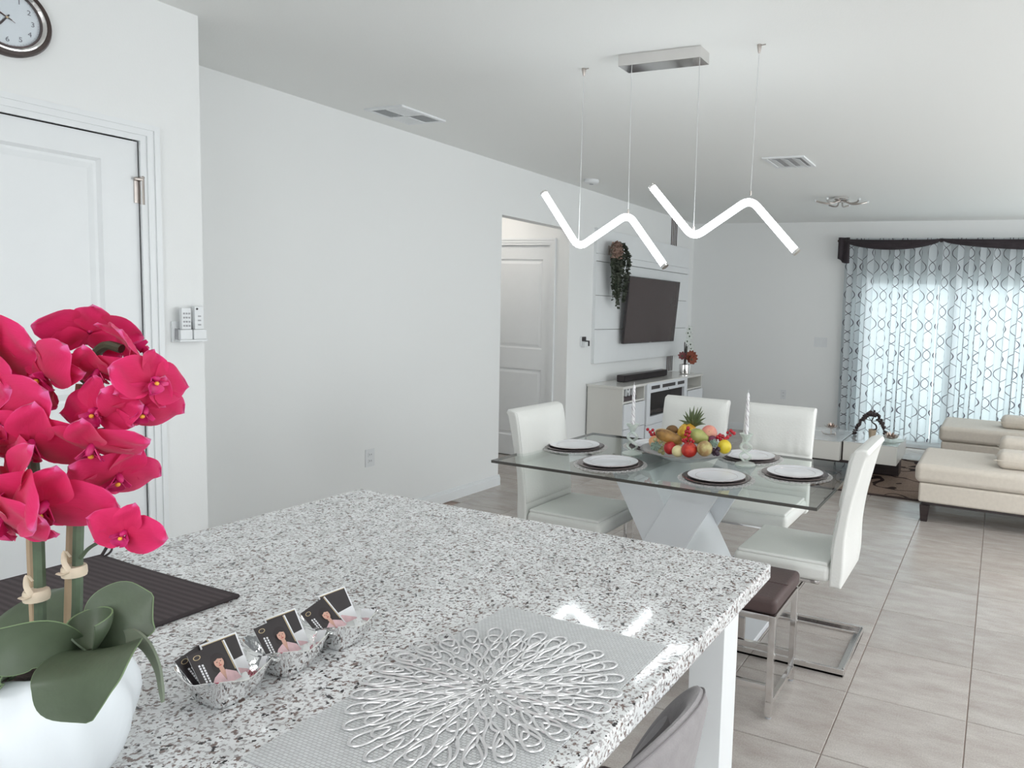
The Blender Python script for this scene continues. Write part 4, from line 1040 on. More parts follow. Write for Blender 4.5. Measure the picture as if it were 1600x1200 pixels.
# ------------------------------------------------------------------ place settings
m_plate = mat('white_porcelain', (.82, .83, .86), .18, spec=.5, coat=.2, var=.005)
m_rimline = mat('silver_rim_line', (.55, .45, .46), .2, .8, var=.05)
m_charger = mat('smoky_charger', (.20, .155, .15), .16, .75, var=.15, vscale=12)
m_lace = mat('silver_lace', (.66, .63, .63), .4, .3, var=.15, vscale=60)
SET = [(-2.100, 3.30, 'at the left end of the table'), (-1.722, 3.035, 'on the near side towards the left'), (-1.165, 3.045, 'on the near side towards the right'),
       (-.868, 3.325, 'at the right end of the table'), (-1.187, 3.585, 'on the far side beside the right candle'), (-1.745, 3.575, 'on the far side half hidden by the fruit')]
proto = None
def place_setting(x, y, wh):
    z = TZ+.0005; c0 = (x, y, z)
    global proto
    if proto is None:
        lm = thing('lace_mat', '', 'placemat', (0, 0, 0), 'round lace mats under the plates', local=True)
        b = MB(); b.lathe([(.0, 0), (.150, 0), (.150, .0012), (0, .0012)], (0, 0, 0), 40); obj('mat_disc', b, m_lace, lm)
        b = MB()
        for k in range(40):
            a = 2*PI*k/40; cx, cy = .168*math.cos(a), .168*math.sin(a)
            b.tube([(cx+.0125*math.cos(q)*math.cos(a)-.0115*math.sin(q)*math.sin(a), cy+.0125*math.cos(q)*math.sin(a)+.0115*math.sin(q)*math.cos(a), .0018) for q in [2*PI*i/10 for i in range(10)]], .0016, 5, closed=True)
        obj('lace_edge', b, m_lace, lm)
        cg = thing('charger_plate', '', 'charger', (0, 0, 0), 'smoky charger plates', local=True)
        b = MB(); b.lathe([(.0, 0), (.105, 0), (.115, .003), (.158, .010), (.162, .0105), (.160, .0085), (.118, .001)], (0, 0, 0), 48)
        b = MB(); b.lathe([(0, 0), (.11, 0), (.16, .0075), (.1615, .009), (.159, .0098), (.115, .0045), (.105, .0035), (0, .0035)], (0, 0, 0), 48); obj('charger_dish', b, m_charger, cg)
        pl = thing('dinner_plate', '', 'plate', (0, 0, 0), 'white dinner plates', local=True)
        b = MB(); b.lathe([(0, 0), (.075, 0), (.085, .004), (.134, .0110), (.1365, .0125), (.135, .0135), (.088, .0070), (.080, .0055), (0, .005)], (0, 0, 0), 56); obj('dish', b, m_plate, pl)
        b = MB(); b.tube([(.1355*math.cos(2*PI*i/48), .1355*math.sin(2*PI*i/48), .0132) for i in range(48)], .0011, 5, closed=True); obj('rim_band', b, m_rimline, pl)
        b = MB(); b.tube([(.098*math.cos(2*PI*i/48), .098*math.sin(2*PI*i/48), .0084) for i in range(48)], .0007, 5, closed=True); obj('inner_band', b, m_rimline, pl)
        proto = (lm, cg, pl)
        lm.location = (x, y, z); cg.location = (x, y, z+.0026); pl.location = (x, y, z+.0064)
        o3 = proto
    else:
        lm, cg, pl = proto
        o3 = (dup(lm, (x, y, z), .3*x, ''), dup(cg, (x, y, z+.0026), 0, ''), dup(pl, (x, y, z+.0064), 0, ''))
    o3[0]['label'] = 'silvery lace edged round mat '+wh; o3[1]['label'] = 'dark smoky charger plate '+wh; o3[2]['label'] = 'white dinner plate with silver rim '+wh
for s_ in SET: place_setting(*s_)

# ------------------------------------------------------------------ crystal candle holders and twisted candles
m_candle = mat('pearl_candle', (.80, .79, .80), .35, spec=.5, var=.03, vscale=90)
m_candle2 = mat('silver_stripe', (.42, .36, .40), .3, .5, var=.05)
def candle_holder(x, y, wh):
    z = TZ+.0005; t = thing('candle_holder', 'crystal lattice candle holder '+wh, 'candle holder', (x, y, z), 'crystal candle holders')
    b = MB(); b.lathe([(0, 0), (.052, 0), (.055, .006), (.045, .012), (.022, .018), (.012, .024), (0, .024)], (x, y, z), 20, fn=lambda a, k, r: r*(1+.05*math.cos(8*a)) if k in (1, 2) else r); obj('foot', b, m_crystal, t, angle=25)
    for s_ in (0, 1):
        b = MB(); P = []
        for i in range(33):
            u = i/32; a = s_*PI+u*PI*2.0; r = .008+.015*abs(math.sin(u*PI*2))
            P.append((x+r*math.cos(a*1.0)*(1 if True else 0)+0, y+r*math.sin(a)*.55, z+.022+.098*u))
        P2 = [(x+(.0275*math.sin(u*2*PI)*(1 if s_ else -1)), y+.007*math.cos(u*2*PI)*(1 if s_ else -1), z+.022+.098*u) for u in [i/32 for i in range(33)]]
        b.tube(P2, .0078, 8, flat=.8); obj('lattice_arm', b, m_crystal, t, angle=50)
    b = MB(); b.lathe([(.006, .116), (.014, .124), (.020, .138), (.033, .160), (.034, .163), (.024, .150), (.0125, .142), (.0125, .132), (0, .131)], (x, y, z), 16, fn=lambda a, k, r: r*(1+.12*math.cos(8*a)) if k in (3, 4) else r); obj('cup', b, m_crystal, t, angle=25)
    zc = z+.1335
    c_ = thing('taper_candle', 'white twisted taper candle standing '+wh, 'candle', (x, y, zc), 'twisted taper candles')
    b = MB(); n = 40; prof = [(.0105, 0)]+[(.0108-.004*(i/n), .225*i/n) for i in range(1, n+1)]+[(.0045, .233), (.0015, .238)]
    tw = 9.0
    b.lathe(prof, (x, y, zc), 20, fn=lambda a, k, r: r*(1+.13*math.cos(3*a+tw*2*PI*k/n/3))); obj('candle_body', b, m_candle, c_, angle=70)
    for s_ in range(3):
        b = MB(); b.tube([(x+(.0097-.0036*u)*math.cos((PI+s_*2*PI-tw*2*PI*u)/3), y+(.0097-.0036*u)*math.sin((PI+s_*2*PI-tw*2*PI*u)/3), zc+.225*u) for u in [i/60 for i in range(2, 59)]], .0017, 5); obj('spiral_groove', b, m_candle2, c_)
    b = MB(); b.tube([(x, y, zc+.236), (x+.001, y, zc+.252)], .0009, 6); obj('wick', b, m_card, c_)
candle_holder(-1.755, 3.318, 'left of the fruit bowl')
candle_holder(-1.148, 3.398, 'right of the fruit bowl')

# ------------------------------------------------------------------ fruit bowl
BX, BY, BZ = -1.452, 3.335, TZ+.0005
t = thing('fruit_bowl', 'wide shallow silver bowl heaped with fruit on the glass table', 'bowl', (BX, BY, BZ))
b = MB(); b.lathe([(0, 0), (.07, 0), (.085, .004), (.15, .022), (.20, .042), (.234, .058), (.236, .060), (.232, .0605), (.198, .046), (.148, .026), (.085, .008), (0, .006)], (BX, BY, BZ), 56); obj('bowl_body', b, mat('satin_silver', (.50, .48, .48), .25, .9, var=.05), t)
GF = 'fruit in the silver bowl'
def fr(name, label, cat, px_, py_, Y):
    p = atY(px_, py_, Y); return thing(name, label, cat, p, GF), p
def rot(ax, a): return Matrix.Rotation(a, 3, ax)
def roundfruit(name, label, cat, px_, py_, Y, r, m, dent=.12, squash=1.0, tilt=(0, 0), stem=True):
    t, p = fr(name, label, cat, px_, py_, Y)
    Mr = rot('X', tilt[0]) @ rot('Y', tilt[1])
    def fn(d): return 1-dent*math.exp(-((1-d.z)/.12))-dent*.7*math.exp(-((1+d.z)/.1))
    b = MB(); b.ball(p, (r, r, r*squash), 20, 14, Mr, fn=fn); obj('flesh', b, m, t, angle=80)
    if stem:
        b = MB(); b.tube([p+Mr @ Vector((0, 0, r*squash*.82)), p+Mr @ Vector((.003, .002, r*squash*1.12))], .0016, 6); obj('stalk', b, m_stake, t)
    return t, p
def speckled(name, c0, c1, scale=14, pos=(.4, .65)):
    m, nt, N, L, p = new_mat(name); tc = N.new('ShaderNodeTexCoord'); n = N.new('ShaderNodeTexNoise'); n.inputs['Scale'].default_value = scale; n.inputs['Detail'].default_value = 5
    L.new(tc.outputs['Object'], n.inputs['Vector']); r = N.new('ShaderNodeValToRGB'); r.color_ramp.elements[0].position = pos[0]; r.color_ramp.elements[1].position = pos[1]
    r.color_ramp.elements[0].color = (*c0, 1); r.color_ramp.elements[1].color = (*c1, 1); L.new(n.outputs[0], r.inputs[0]); L.new(r.outputs[0], p.inputs['Base Color']); p.inputs['Roughness'].default_value = .35
    return m
m_redap = speckled('red_apple_skin', (.42, .012, .012), (.62, .06, .03), 22)
m_pinkap = speckled('blush_apple_skin', (.72, .22, .20), (.80, .42, .28), 16)
m_pearg = speckled('green_pear_skin', (.30, .34, .09), (.46, .46, .16), 18)
m_quince = speckled('mottled_pear_skin', (.34, .20, .08), (.56, .50, .22), 30)
m_lemon = speckled('lemon_skin', (.72, .52, .02), (.82, .66, .06), 24)
m_brownf = speckled('brown_papaya_skin', (.13, .055, .02), (.46, .25, .06), 16, (.35, .62))
m_papedge = mat('papaya_rim', (.62, .45, .22), .5, var=.1)
m_berry = mat('red_berry', (.46, .015, .03), .25, var=.2, vscale=60)
m_twig = mat('berry_twig', (.14, .07, .03), .7, var=.2)
m_dgrape = mat('dark_grape', (.035, .014, .03), .3, var=.2)
m_ggrape = mat('pale_grape', (.46, .44, .22), .25, var=.15, vscale=60)
m_greyleaf = mat('grape_leaf', (.20, .27, .22), .6, var=.2, vscale=60)
m_cream = mat('cut_fruit_flesh', (.74, .66, .36), .5, var=.06)
m_pine = speckled('pineapple_skin', (.60, .30, .03), (.82, .58, .06), 40)
m_pinelf = mat('pineapple_leaf', (.11, .145, .06), .5, var=.25, vscale=20)
m_kiwi = mat('kiwi_skin', (.20, .11, .045), .8, var=.25, vscale=50)
roundfruit('red_apple', 'shiny red apple at the front of the fruit bowl', 'apple', 1077, 703, 3.17, .040, m_redap, squash=.93, tilt=(.4, .1))
roundfruit('mottled_pear', 'mottled yellow brown pear at the front right of the red apple', 'pear', 1101, 701, 3.18, .039, m_quince, .05, 1.0, (.9, .3), False)
roundfruit('lemon', 'bright yellow lemon at the right end of the fruit bowl', 'lemon', 1132, 698, 3.27, .036, m_lemon, -.06, .92, (.2, 1.3), False)
roundfruit('red_pepper', 'dark red curved fruit at the front left of the bowl', 'fruit', 1047, 700, 3.20, .032, speckled('dark_red_skin', (.30, .008, .012), (.55, .03, .03), 20), .2, 1.1, (.3, -.3), False)
t_, p_ = roundfruit('cut_apple', 'pale yellow apple slice tucked beside the red apple', 'fruit', 1059, 705, 3.165, .030, m_cream, .05, .95, (.3, .2), False)
roundfruit('blush_apple', 'pink blushed apple below the pineapple crown', 'apple', 1108, 677, 3.33, .042, m_pinkap, squash=.92, tilt=(1.15, .3))
roundfruit('plum', 'purple plum between the blush apple and the right berries', 'plum', 1113, 688, 3.27, .024, mat('plum_skin', (.16, .03, .07), .35, var=.2), .05, 1.0, (.4, .4), False)
roundfruit('kiwi', 'small brown kiwi peeping over the papaya', 'kiwi', 1050, 672, 3.36, .026, m_kiwi, .0, 1.3, (.1, 1.4), False)
roundfruit('peach', 'orange peach at the left end of the bowl', 'peach', 1023, 690, 3.30, .032, speckled('peach_skin', (.66, .28, .12), (.76, .46, .24), 14), .1, .95, (.3, .2), False)
# green pear lying on its side
t, p = fr('green_pear', 'green pear lying in the middle of the fruit heap', 'pear', 1091, 682, 3.25)
Mr = (RIGHT*1.0-UP*.35+FWD*-.2).normalized(); q_ = Mr.to_track_quat('Z', 'Y').to_matrix().to_4x4()
b = MB(); b.lathe([(0, -.045), (.02, -.042), (.034, -.028), (.039, -.008), (.036, .012), (.027, .030), (.020, .044), (.013, .054), (0, .057)], (0, 0, 0), 20); b.move(Matrix.Translation(p) @ q_); obj('flesh', b, m_pearg, t, angle=80)
b = MB(); b.tube([(0, 0, .055), (.004, 0, .068)], .002, 6); b.move(Matrix.Translation(p) @ q_); obj('stalk', b, m_twig, t)
# halved papaya
t, p = fr('papaya', 'long brown papaya leaning on the left of the fruit heap', 'papaya', 1045, 683, 3.23)
Mr = (RIGHT*1.0-UP*.36+FWD*-.1).normalized(); q_ = Mr.to_track_quat('Z', 'Y').to_matrix().to_4x4()
b = MB(); b.lathe([(0, -.072), (.012, -.069), (.024, -.055), (.031, -.03), (.033, 0), (.031, .03), (.024, .054), (.012, .069), (0, .073)], (0, 0, 0), 20); b.move(Matrix.Translation(p) @ q_ @ Matrix.Scale(.8, 4, (1, 0, 0))); obj('flesh', b, m_brownf, t, angle=80)
b = MB(); b.tube([(p+Mr*(.072*math.cos(2*PI*i/30))+(UP*.85+FWD*.3).normalized()*(.033*math.sin(2*PI*i/30))) for i in range(30)], .0035, 6, closed=True); obj('rim', b, m_papedge, t)
# pineapple
p = atY(1073, 676, 3.36); t = thing('pineapple', 'small yellow pineapple with a spiky green crown topping the fruit', 'pineapple', p, GF)
axd = (UP*.75+RIGHT*.62).normalized(); q_ = axd.to_track_quat('Z', 'Y').to_matrix().to_4x4()
b = MB(); b.ball((0, 0, 0), (.047, .047, .052), 32, 24, fn=lambda d: 1+.045*math.cos(10*math.atan2(d.y, d.x)+14*d.z)*math.cos(10*math.atan2(d.y, d.x)-14*d.z)); b.move(Matrix.Translation(p) @ q_); obj('fruit_body', b, m_pine, t, angle=60)
cp = p+axd*.045
for k in range(22):
    a = k*2.4; tl = .15+.85*k/22; d_ = (UP*(1.0-.6*tl)+RIGHT*(.30*(1-tl)+.85*tl*math.cos(a))+FWD*(.85*tl*math.sin(a))).normalized()
    L0 = .105*(1.15-.45*tl); sd = d_.cross(FWD if abs(d_.dot(FWD)) < .8 else RIGHT).normalized(); nn = sd.cross(d_)
    P0 = cp+RIGHT*.006*math.cos(a)
    def fn(u, v, d_=d_, sd=sd, nn=nn, L0=L0, P0=P0, a=a, tl=tl):
        w = .0105*(1-u)**.8; return P0+d_*(L0*u)+sd*((v-.5)*2*w)-Vector((0, 0, 1))*(.028*tl*u*u)+nn*(.004*((v-.5)*2)**2)
    b = MB(); b.sheet(fn, 7, 3, .0012); obj('crown_leaf', b, m_pinelf, t, angle=70)
def cluster(name, label, cat, pts, r, m, Y, twig=True):
    p0 = atY(*pts[0], Y); t = thing(name, label, cat, p0, GF); cs = []
    for k, (x, y) in enumerate(pts):
        p = atY(x, y, Y+rnd.uniform(-.015, .015)); cs.append(p); b = MB(); b.ball(p, r*rnd.uniform(.88, 1.1), 10, 7); obj('berry', b, m, t)
    if twig:
        b = MB(); b.tube([c_ for c_ in cs], .0012, 5); obj('twig', b, m_twig, t)
cluster('berry_sprig', 'red berry sprig sticking out at the left end of the bowl', 'berries', [(1012, 671), (1016, 675), (1020, 672), (1023, 677), (1018, 679), (1026, 680), (1022, 682)], .0088, m_berry, 3.32)
cluster('berry_sprig', 'red berry sprig hanging down the middle of the fruit heap', 'berries', [(1075, 669), (1072, 674), (1077, 675), (1071, 679), (1076, 681), (1073, 686), (1079, 687), (1072, 691), (1077, 693), (1083, 690), (1068, 688)], .0095, m_berry, 3.195)
cluster('berry_sprig', 'red berry sprig beside the yellow lemon', 'berries', [(1122, 683), (1126, 687), (1129, 682), (1133, 686), (1137, 683), (1125, 680), (1131, 690)], .0105, m_berry, 3.29)
cluster('berry_sprig', 'red berry sprig pointing past the right rim of the bowl', 'berries', [(1137, 676), (1141, 680), (1144, 675), (1147, 677), (1142, 673)], .0085, m_berry, 3.34)
cluster('dark_grapes', 'dark grapes under the grey leaf beside the lemon', 'grapes', [(1115, 703), (1119, 706), (1116, 709), (1122, 702), (1111, 706), (1121, 709)], .0115, m_dgrape, 3.22, False)
cluster('pale_grapes', 'pale green grapes at the left front of the bowl', 'grapes', [(1024, 687), (1033, 690), (1029, 695), (1038, 694), (1034, 700), (1031, 705), (1039, 703), (1036, 708), (1025, 701)], .0105, m_ggrape, 3.235, False)
def vine_leaf(label, x, y, Y, s_):
    p = atY(x, y, Y); n = 30; o_ = []
    for k in range(n):
        a = 2*PI*k/n; r = s_*(.72+.28*abs(math.cos(2.5*a))); o_.append((r*math.cos(a), r*math.sin(a)))
    b = MB(); f_ = (-FWD+UP*.5).normalized(); xx = RIGHT; yy = f_.cross(xx).normalized(); Mx = basis(xx, yy, f_, p)
    vs_ = [(0, 0, .004)]+[(u, v, -.006*(k % 3 == 0)) for k, (u, v) in enumerate(o_)]+[(0, 0, .002)]+[(u, v, -.002-.006*(k % 3 == 0)) for k, (u, v) in enumerate(o_)]
    fs = [(0, 1+k, 1+(k+1) % n) for k in range(n)]+[(n+1, n+2+(k+1) % n, n+2+k) for k in range(n)]+[(1+k, n+2+k, n+2+(k+1) % n, 1+(k+1) % n) for k in range(n)]
    b.add(vs_, fs); b.move(Mx); tag(obj('vine_leaf', b, m_greyleaf), label, 'leaf', GF)
vine_leaf('grey green grape leaf at the left front of the bowl', 1024, 697, 3.20, .028)
vine_leaf('grey green grape leaf between mottled pear and lemon', 1115, 692, 3.20, .022)

# ================================================================== living area
# slatted strip and boarded wall panel behind the television
PX = X_L+.0005
t = thing('slat_strip', 'dark brown slatted strip running up behind the television panel', 'wall panel', (X_L, 8.13, 0))
b = MB(); b.box(PX, PX+.006, 8.02, 8.22, .758, CEIL-.002); obj('backing', b, m_trim, t, smooth=False)
m_slat = mat('dark_slat_wood', (.085, .05, .045), .5, var=.25, vscale=8, stretch=(1, 1, .1))
for k in range(4):
    q = MB(); ya = 8.03+k*.047; q.rbox(PX+.0065, PX+.011, ya, ya+.022, .76, CEIL-.003, .002); obj('slat', q, m_slat, t)
t = thing('tv_wall_panel', 'white boarded wall panel mounted behind the television', 'wall panel', (X_L, 7.4, .95))
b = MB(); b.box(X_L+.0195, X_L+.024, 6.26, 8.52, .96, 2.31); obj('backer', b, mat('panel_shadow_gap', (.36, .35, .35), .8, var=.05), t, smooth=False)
for ya, yb in ((6.245, 6.2595), (8.5205, 8.535)):
    q = MB(); q.box(X_L+.0005, X_L+.0242, ya, yb, .952, 2.315); obj('edge_trim', q, m_trim, t, smooth=False)
zs = [(.952, 1.296), (1.302, 1.642), (1.648, 1.984), (1.990, 2.062), (2.066, 2.315)]
for z0, z1 in zs:
    q = MB(); q.rbox(X_L+.0245, X_L+(.038 if z1-z0 > .1 else .052), 6.245, 8.535, z0, z1, .002); obj('board', q, m_gloss_white if False else m_trim, t)
for yy in (6.55, 7.4, 8.3):
    q = MB(); q.box(X_L+.0185, X_L+.0194, yy-.02, yy+.02, .97, 2.30) if False else q.box(X_L+.0005, X_L+.0194, yy-.02, yy+.02, .97, 2.30); obj('batten', q, m_trim, t, smooth=False)

# television, tilted forward at the top
m_screen = mat('tv_screen', (.058, .040, .040), .16, spec=.5, var=.04, vscale=3)
tv = thing('television', 'large flat black television tilted on the white panel', 'television', (-3.70, 7.36, 1.14))
Mt = basis((0, 1, 0), (.0823, 0, .9966), (.9966, 0, -.0823), (-3.702, 7.36, 1.142))      # x across, y up the screen, z out
b = MB(); b.rbox(-.642, .642, 0, .728, -.028, 0, .004); b.move(Mt); obj('casing', b, m_black, tv)
b = MB(); b.box(-.634, .634, .012, .720, .0005, .0015); b.move(Mt); obj('screen', b, m_screen, tv, smooth=False)
b = MB(); b.rbox(-.25, .25, .2, .55, -.038, -.0285, .004); b.move(Mt); obj('mount', b, m_black, tv)
b = MB(); b.rbox(-.025, .025, .004, .009, .0005, .002, .0005); b.move(Mt); obj('logo_bar', b, m_grey_pl, tv)

# media console with electric fireplace
SX, SY0, SY1, SZ = -3.385, 6.165, 8.19, .752
con = thing('media_console', 'white media console with a built in electric fireplace', 'console', (-3.6, 7.18, 0))
b = MB(); b.rbox(X_L+.018, SX+.012, SY0-.012, SY1+.012, SZ-.026, SZ, .003); obj('top', b, m_ivory, con)
F0, F1 = 6.655, 7.70
b = MB(); b.box(X_L+.02, SX, SY0, SY0+.022, .04, SZ-.0265); b.box(X_L+.02, SX, SY1-.022, SY1, .04, SZ-.0265); b.box(X_L+.02, X_L+.03, SY0+.022, SY1-.022, .04, SZ-.0265)
b.box(X_L+.03, SX-.002, SY0+.022, SY1-.022, .04, .062); b.box(X_L+.03, SX-.001, F0-.03, F0-.012, .062, SZ-.0265); b.box(X_L+.03, SX-.001, F1+.012, F1+.03, .062, SZ-.0265)
b.box(X_L+.03, SX-.002, SY0+.022, F0-.03, .578, .596); b.box(X_L+.03, SX-.002, F1+.03, SY1-.022, .578, .596)
b.box(X_L+.06, SX-.04, SY0+.05, SY1-.05, 0, .04); obj('carcass', b, m_ivory, con, smooth=False)
for ya, yb in ((SY0+.004, F0-.034), (F1+.034, SY1-.004)):
    for z0, z1 in ((.066, .318), (.322, .574)):
        q = MB(); q.rbox(SX+.0005, SX+.018, ya, yb, z0, z1, .002); dr = obj('drawer', q, m_gloss_white, con)
    q = MB(); q.lathe([(.014, 0), (.014, .004), (0, .005)], (0, 0, 0), 12); q.move(basis((0, 1, 0), (0, 0, 1), (1, 0, 0), (X_L+.031, yb-.07, .69))); obj('cable_hole', q, m_gap, con)
q = MB(); x0_, x1_ = SX-.02, SX+.02
q.box(x0_, x1_, F0, F0+.085, .30, .742); q.box(x0_, x1_, F1-.085, F1, .30, .742); q.box(x0_, x1_, F0+.085, F1-.085, .64, .742); q.box(x0_, x1_, F0+.085, F1-.085, .30, .385)
fp = obj('fireplace_surround', q, m_gloss_white, con, smooth=False)
for ya, yb in ((F0+.10, F0+.30), (F0+.37, F0+.70), (F0+.77, F0+.95)):
    q = MB(); q.rbox(x1_+.0005, x1_+.004, ya, yb, .675, .712, .001); obj('air_slot', q, m_black, fp)
q = MB(); q.ball((x1_+.003, (F0+F1)/2, .655), .006, 8, 6); obj('knob', q, m_black, fp)
q = MB(); q.box(SX-.16, SX-.15, F0+.086, F1-.086, .386, .639); obj('firebox', q, mat('firebox_dark', (.10, .075, .07), .3, var=.2), fp, smooth=False)
q = MB(); q.box(SX-.012, SX-.009, F0+.086, F1-.086, .386, .639); obj('fire_glass', q, clear_glass('smoked_fire_glass', (.55, .5, .5)), fp, smooth=False)
m_peb = mat('white_pebble', (.52, .49, .47), .6, var=.2, vscale=30)
for k in range(16):
    q = MB(); yy = F0+.12+k*.052+rnd.uniform(-.01, .01); q.ball((SX-.06+rnd.uniform(-.04, .03), yy, .398+rnd.uniform(0, .012)), (.03, .028, .016+rnd.uniform(0, .006)), 8, 6); obj('pebble', q, m_peb, fp)
q = MB(); q.box(SX-.10, SX-.021, F0+.086, F1-.086, .376, .388); obj('ember_bed', q, m_gap, fp, smooth=False)
q = MB(); q.rbox(SX+.0005, SX+.018, F0, F1, .066, .296, .002); obj('drawer', q, m_gloss_white, con)
# sign in the left compartment
t = thing('letter_sign', 'white MR letters on a dark block in the console shelf', 'sign', (-3.44, 6.36, .597))
q = MB(); q.rbox(-3.475, -3.405, 6.215, 6.49, .5968, .640, .003); obj('block', q, mat('dark_block', (.07, .05, .055), .5, var=.2), t)
for chh, yy in (('M', 6.285), ('R', 6.415)):
    q = text_mesh(chh, .112, .012); q.move(basis((0, 1, 0), (0, 0, 1), (1, 0, 0), (-3.402, yy, .6825)) @ Matrix.Scale(1.12, 4, (1, 0, 0))); obj('letter', q, m_white_pl, t, smooth=False)
# sound bar
t = thing('sound_bar', 'long black sound bar lying on the media console', 'speaker', (-3.6, 7.05, SZ))
q = MB(); q.rbox(-3.66, -3.575, 6.52, 7.585, SZ+.004, SZ+.075, .008); obj('cabinet', q, m_black, t)
q = MB(); q.rbox(-3.5745, -3.571, 6.535, 7.57, SZ+.010, SZ+.069, .001); obj('grille', q, mat('speaker_cloth', (.03, .025, .026), .9, bump=.4, bscale=500), t)
for yy in (6.6, 7.5):
    q = MB(); q.box(-3.65, -3.585, yy, yy+.05, SZ+.0003, SZ+.0045); obj('foot', q, m_black, t, smooth=False)
# vase of mixed flowers
vc = Vector((-3.52, 7.96, SZ+.0005))
t = thing('flower_vase', 'ribbed silver vase of russet and white flowers on the console', 'flower vase', vc)
q = MB(); q.lathe([(.058, 0), (.066, .01), (.066, .11), (.064, .118), (.06, .112), (.058, .02), (0, .02)], vc, 36, fn=lambda a, k, r: r*(1+.06*math.cos(12*a))); obj('vase_body', q, m_chrome, t, angle=25)
m_rus = mat('russet_petal', (.30, .085, .05), .6, var=.25, vscale=40); m_wpet = mat('white_petal', (.74, .77, .74), .6, var=.03)
def disc_flower(c_, f_, r, n, m, nm):
    f_ = Vector(f_).normalized(); u = f_.orthogonal().normalized(); w = f_.cross(u); b = MB(); b.ball(c_, r*.25, 8, 6); fo = obj(nm, b, m_stem, t)
    for k in range(n):
        a = 2*PI*k/n; d_ = u*math.cos(a)+w*math.sin(a); s_ = f_.cross(d_)
        def fn(p_, v): 
            ww = r*.36*math.sin(PI*(.12+.84*p_)); return c_+d_*(r*p_)+s_*((v-.5)*2*ww)+f_*(r*.35*p_*p_+.1*r*((v-.5)*2)**2)
        b = MB(); b.sheet(fn, 5, 4, .0015); obj('petal', b, m, fo, angle=70)
fl_c = vc+Vector((.05, .04, .2))
disc_flower(fl_c, (.8, -.5, .2), .088, 12, m_rus, 'russet_flower'); disc_flower(fl_c+Vector((.02, -.01, -.02)), (.9, -.4, -.1), .06, 9, m_rus, 'russet_flower'); disc_flower(vc+Vector((.0, -.09, .22)), (.4, -.8, .4), .055, 8, mat('plum_petal', (.22, .07, .075), .6, var=.2), 'plum_flower')
for k, (dy, h, lean) in enumerate(((0, .40, -.04), (.03, .52, .07), (-.01, .34, .0))):
    b = MB(); P = spline([vc+Vector((0, dy*.3, .05)), vc+Vector((.01, dy, h*.55)), vc+Vector((.02, dy+lean, h))], 5); b.tube(P, .0028 if k < 2 else .007, 6); obj('stem', b, m_stem if k < 2 else m_wood_dk, t)
for dy, dz in ((-.02, .50), (.03, .46), (-.03, .40), (.07, .36), (.09, .31), (.02, .55)): disc_flower(vc+Vector((.03, dy, dz)), (.8, -.5, .1), .05, 5, m_wpet, 'white_flower')
b = MB(); b.tube(spline([vc+Vector((0, -.02, .1)), vc+Vector((0, -.03, .3)), vc+Vector((.01, -.055, .39))], 5), .006, 6); obj('twig', b, m_wood_dk, t)
b = MB(); b.tube(spline([vc+Vector((0, -.01, .1)), vc+Vector((0, .0, .3)), vc+Vector((.01, .012, .39))], 5), .006, 6); obj('twig', b, m_wood_dk, t)

# trailing plant on the television panel
hp = Vector((-3.725, 6.50, 2.10))
t = thing('trailing_plant', 'trailing artificial ivy hanging on the upper left of the television panel', 'plant', hp)
q = MB(); q.lathe([(0, -.04), (.022, -.04), (.033, .0), (.035, .02), (.03, .02), (.02, -.03), (0, -.03)], hp, 20); obj('pot', q, mat('rose_pot', (.42, .28, .25), .6, var=.1), t)
q = MB(); q.rbox(-3.7705, -3.764, 6.46, 6.54, 2.03, 2.16, .002); q.tube([(-3.766, 6.5, 2.12), (-3.74, 6.5, 2.11)], .004, 6); obj('wall_hook', q, m_brushed, t)
m_ivy = mat('ivy_leaf', (.055, .065, .045), .5, var=.4, vscale=20); m_ivy2 = mat('ivy_glare_leaf', (.30, .20, .16), .5, var=.3, vscale=20)  # second leaf colour carries the lamp glare on the upper strands
ivy = MB(); tinted = MB(); vines = MB(); r2 = random.Random(3)
for s_ in range(30):
    ang = r2.uniform(-1.5, 1.5); L0 = r2.choice([.2, .28, .36, .44, .5]) if s_ else .56
    out = r2.uniform(.03, .09); yo = r2.uniform(-.21, .20)
    if s_ == 0: yo = .0; out = .06
    P = spline([hp+Vector((0, 0, .02)), hp+Vector((out*.7, yo*.6, .07)), hp+Vector((out, yo, -.05)), hp+Vector((out*.95, yo*.85, -L0*.6)), hp+Vector((out*.9, yo*.55, -L0))], 6)
    vines.tube(P, .0016, 5)
    for i, p in enumerate(P[2:]):
        for k in range(2):
            d_ = Vector((r2.uniform(.1, 1), r2.uniform(-1, 1), r2.uniform(-.8, .5))).normalized(); sd = d_.orthogonal().normalized(); nn = d_.cross(sd); l_ = r2.uniform(.036, .058)
            tgt = tinted if (p.z > hp.z-.06 and yo < .06) else ivy
            a_, b_, c_, e_ = p, p+d_*l_*.5+sd*l_*.32, p+d_*l_, p+d_*l_*.5-sd*l_*.32
            tgt.add([a_, b_, c_, e_, p+d_*l_*.5+nn*.004], [(0, 1, 4), (1, 2, 4), (2, 3, 4), (3, 0, 4)])
o = obj('vines', vines, m_stem, t)
o = obj('ivy_leaves', ivy, m_ivy, t, smooth=False); o['kind'] = 'stuff'
o = obj('glare_leaves', tinted, m_ivy2, t, smooth=False); o['kind'] = 'stuff'

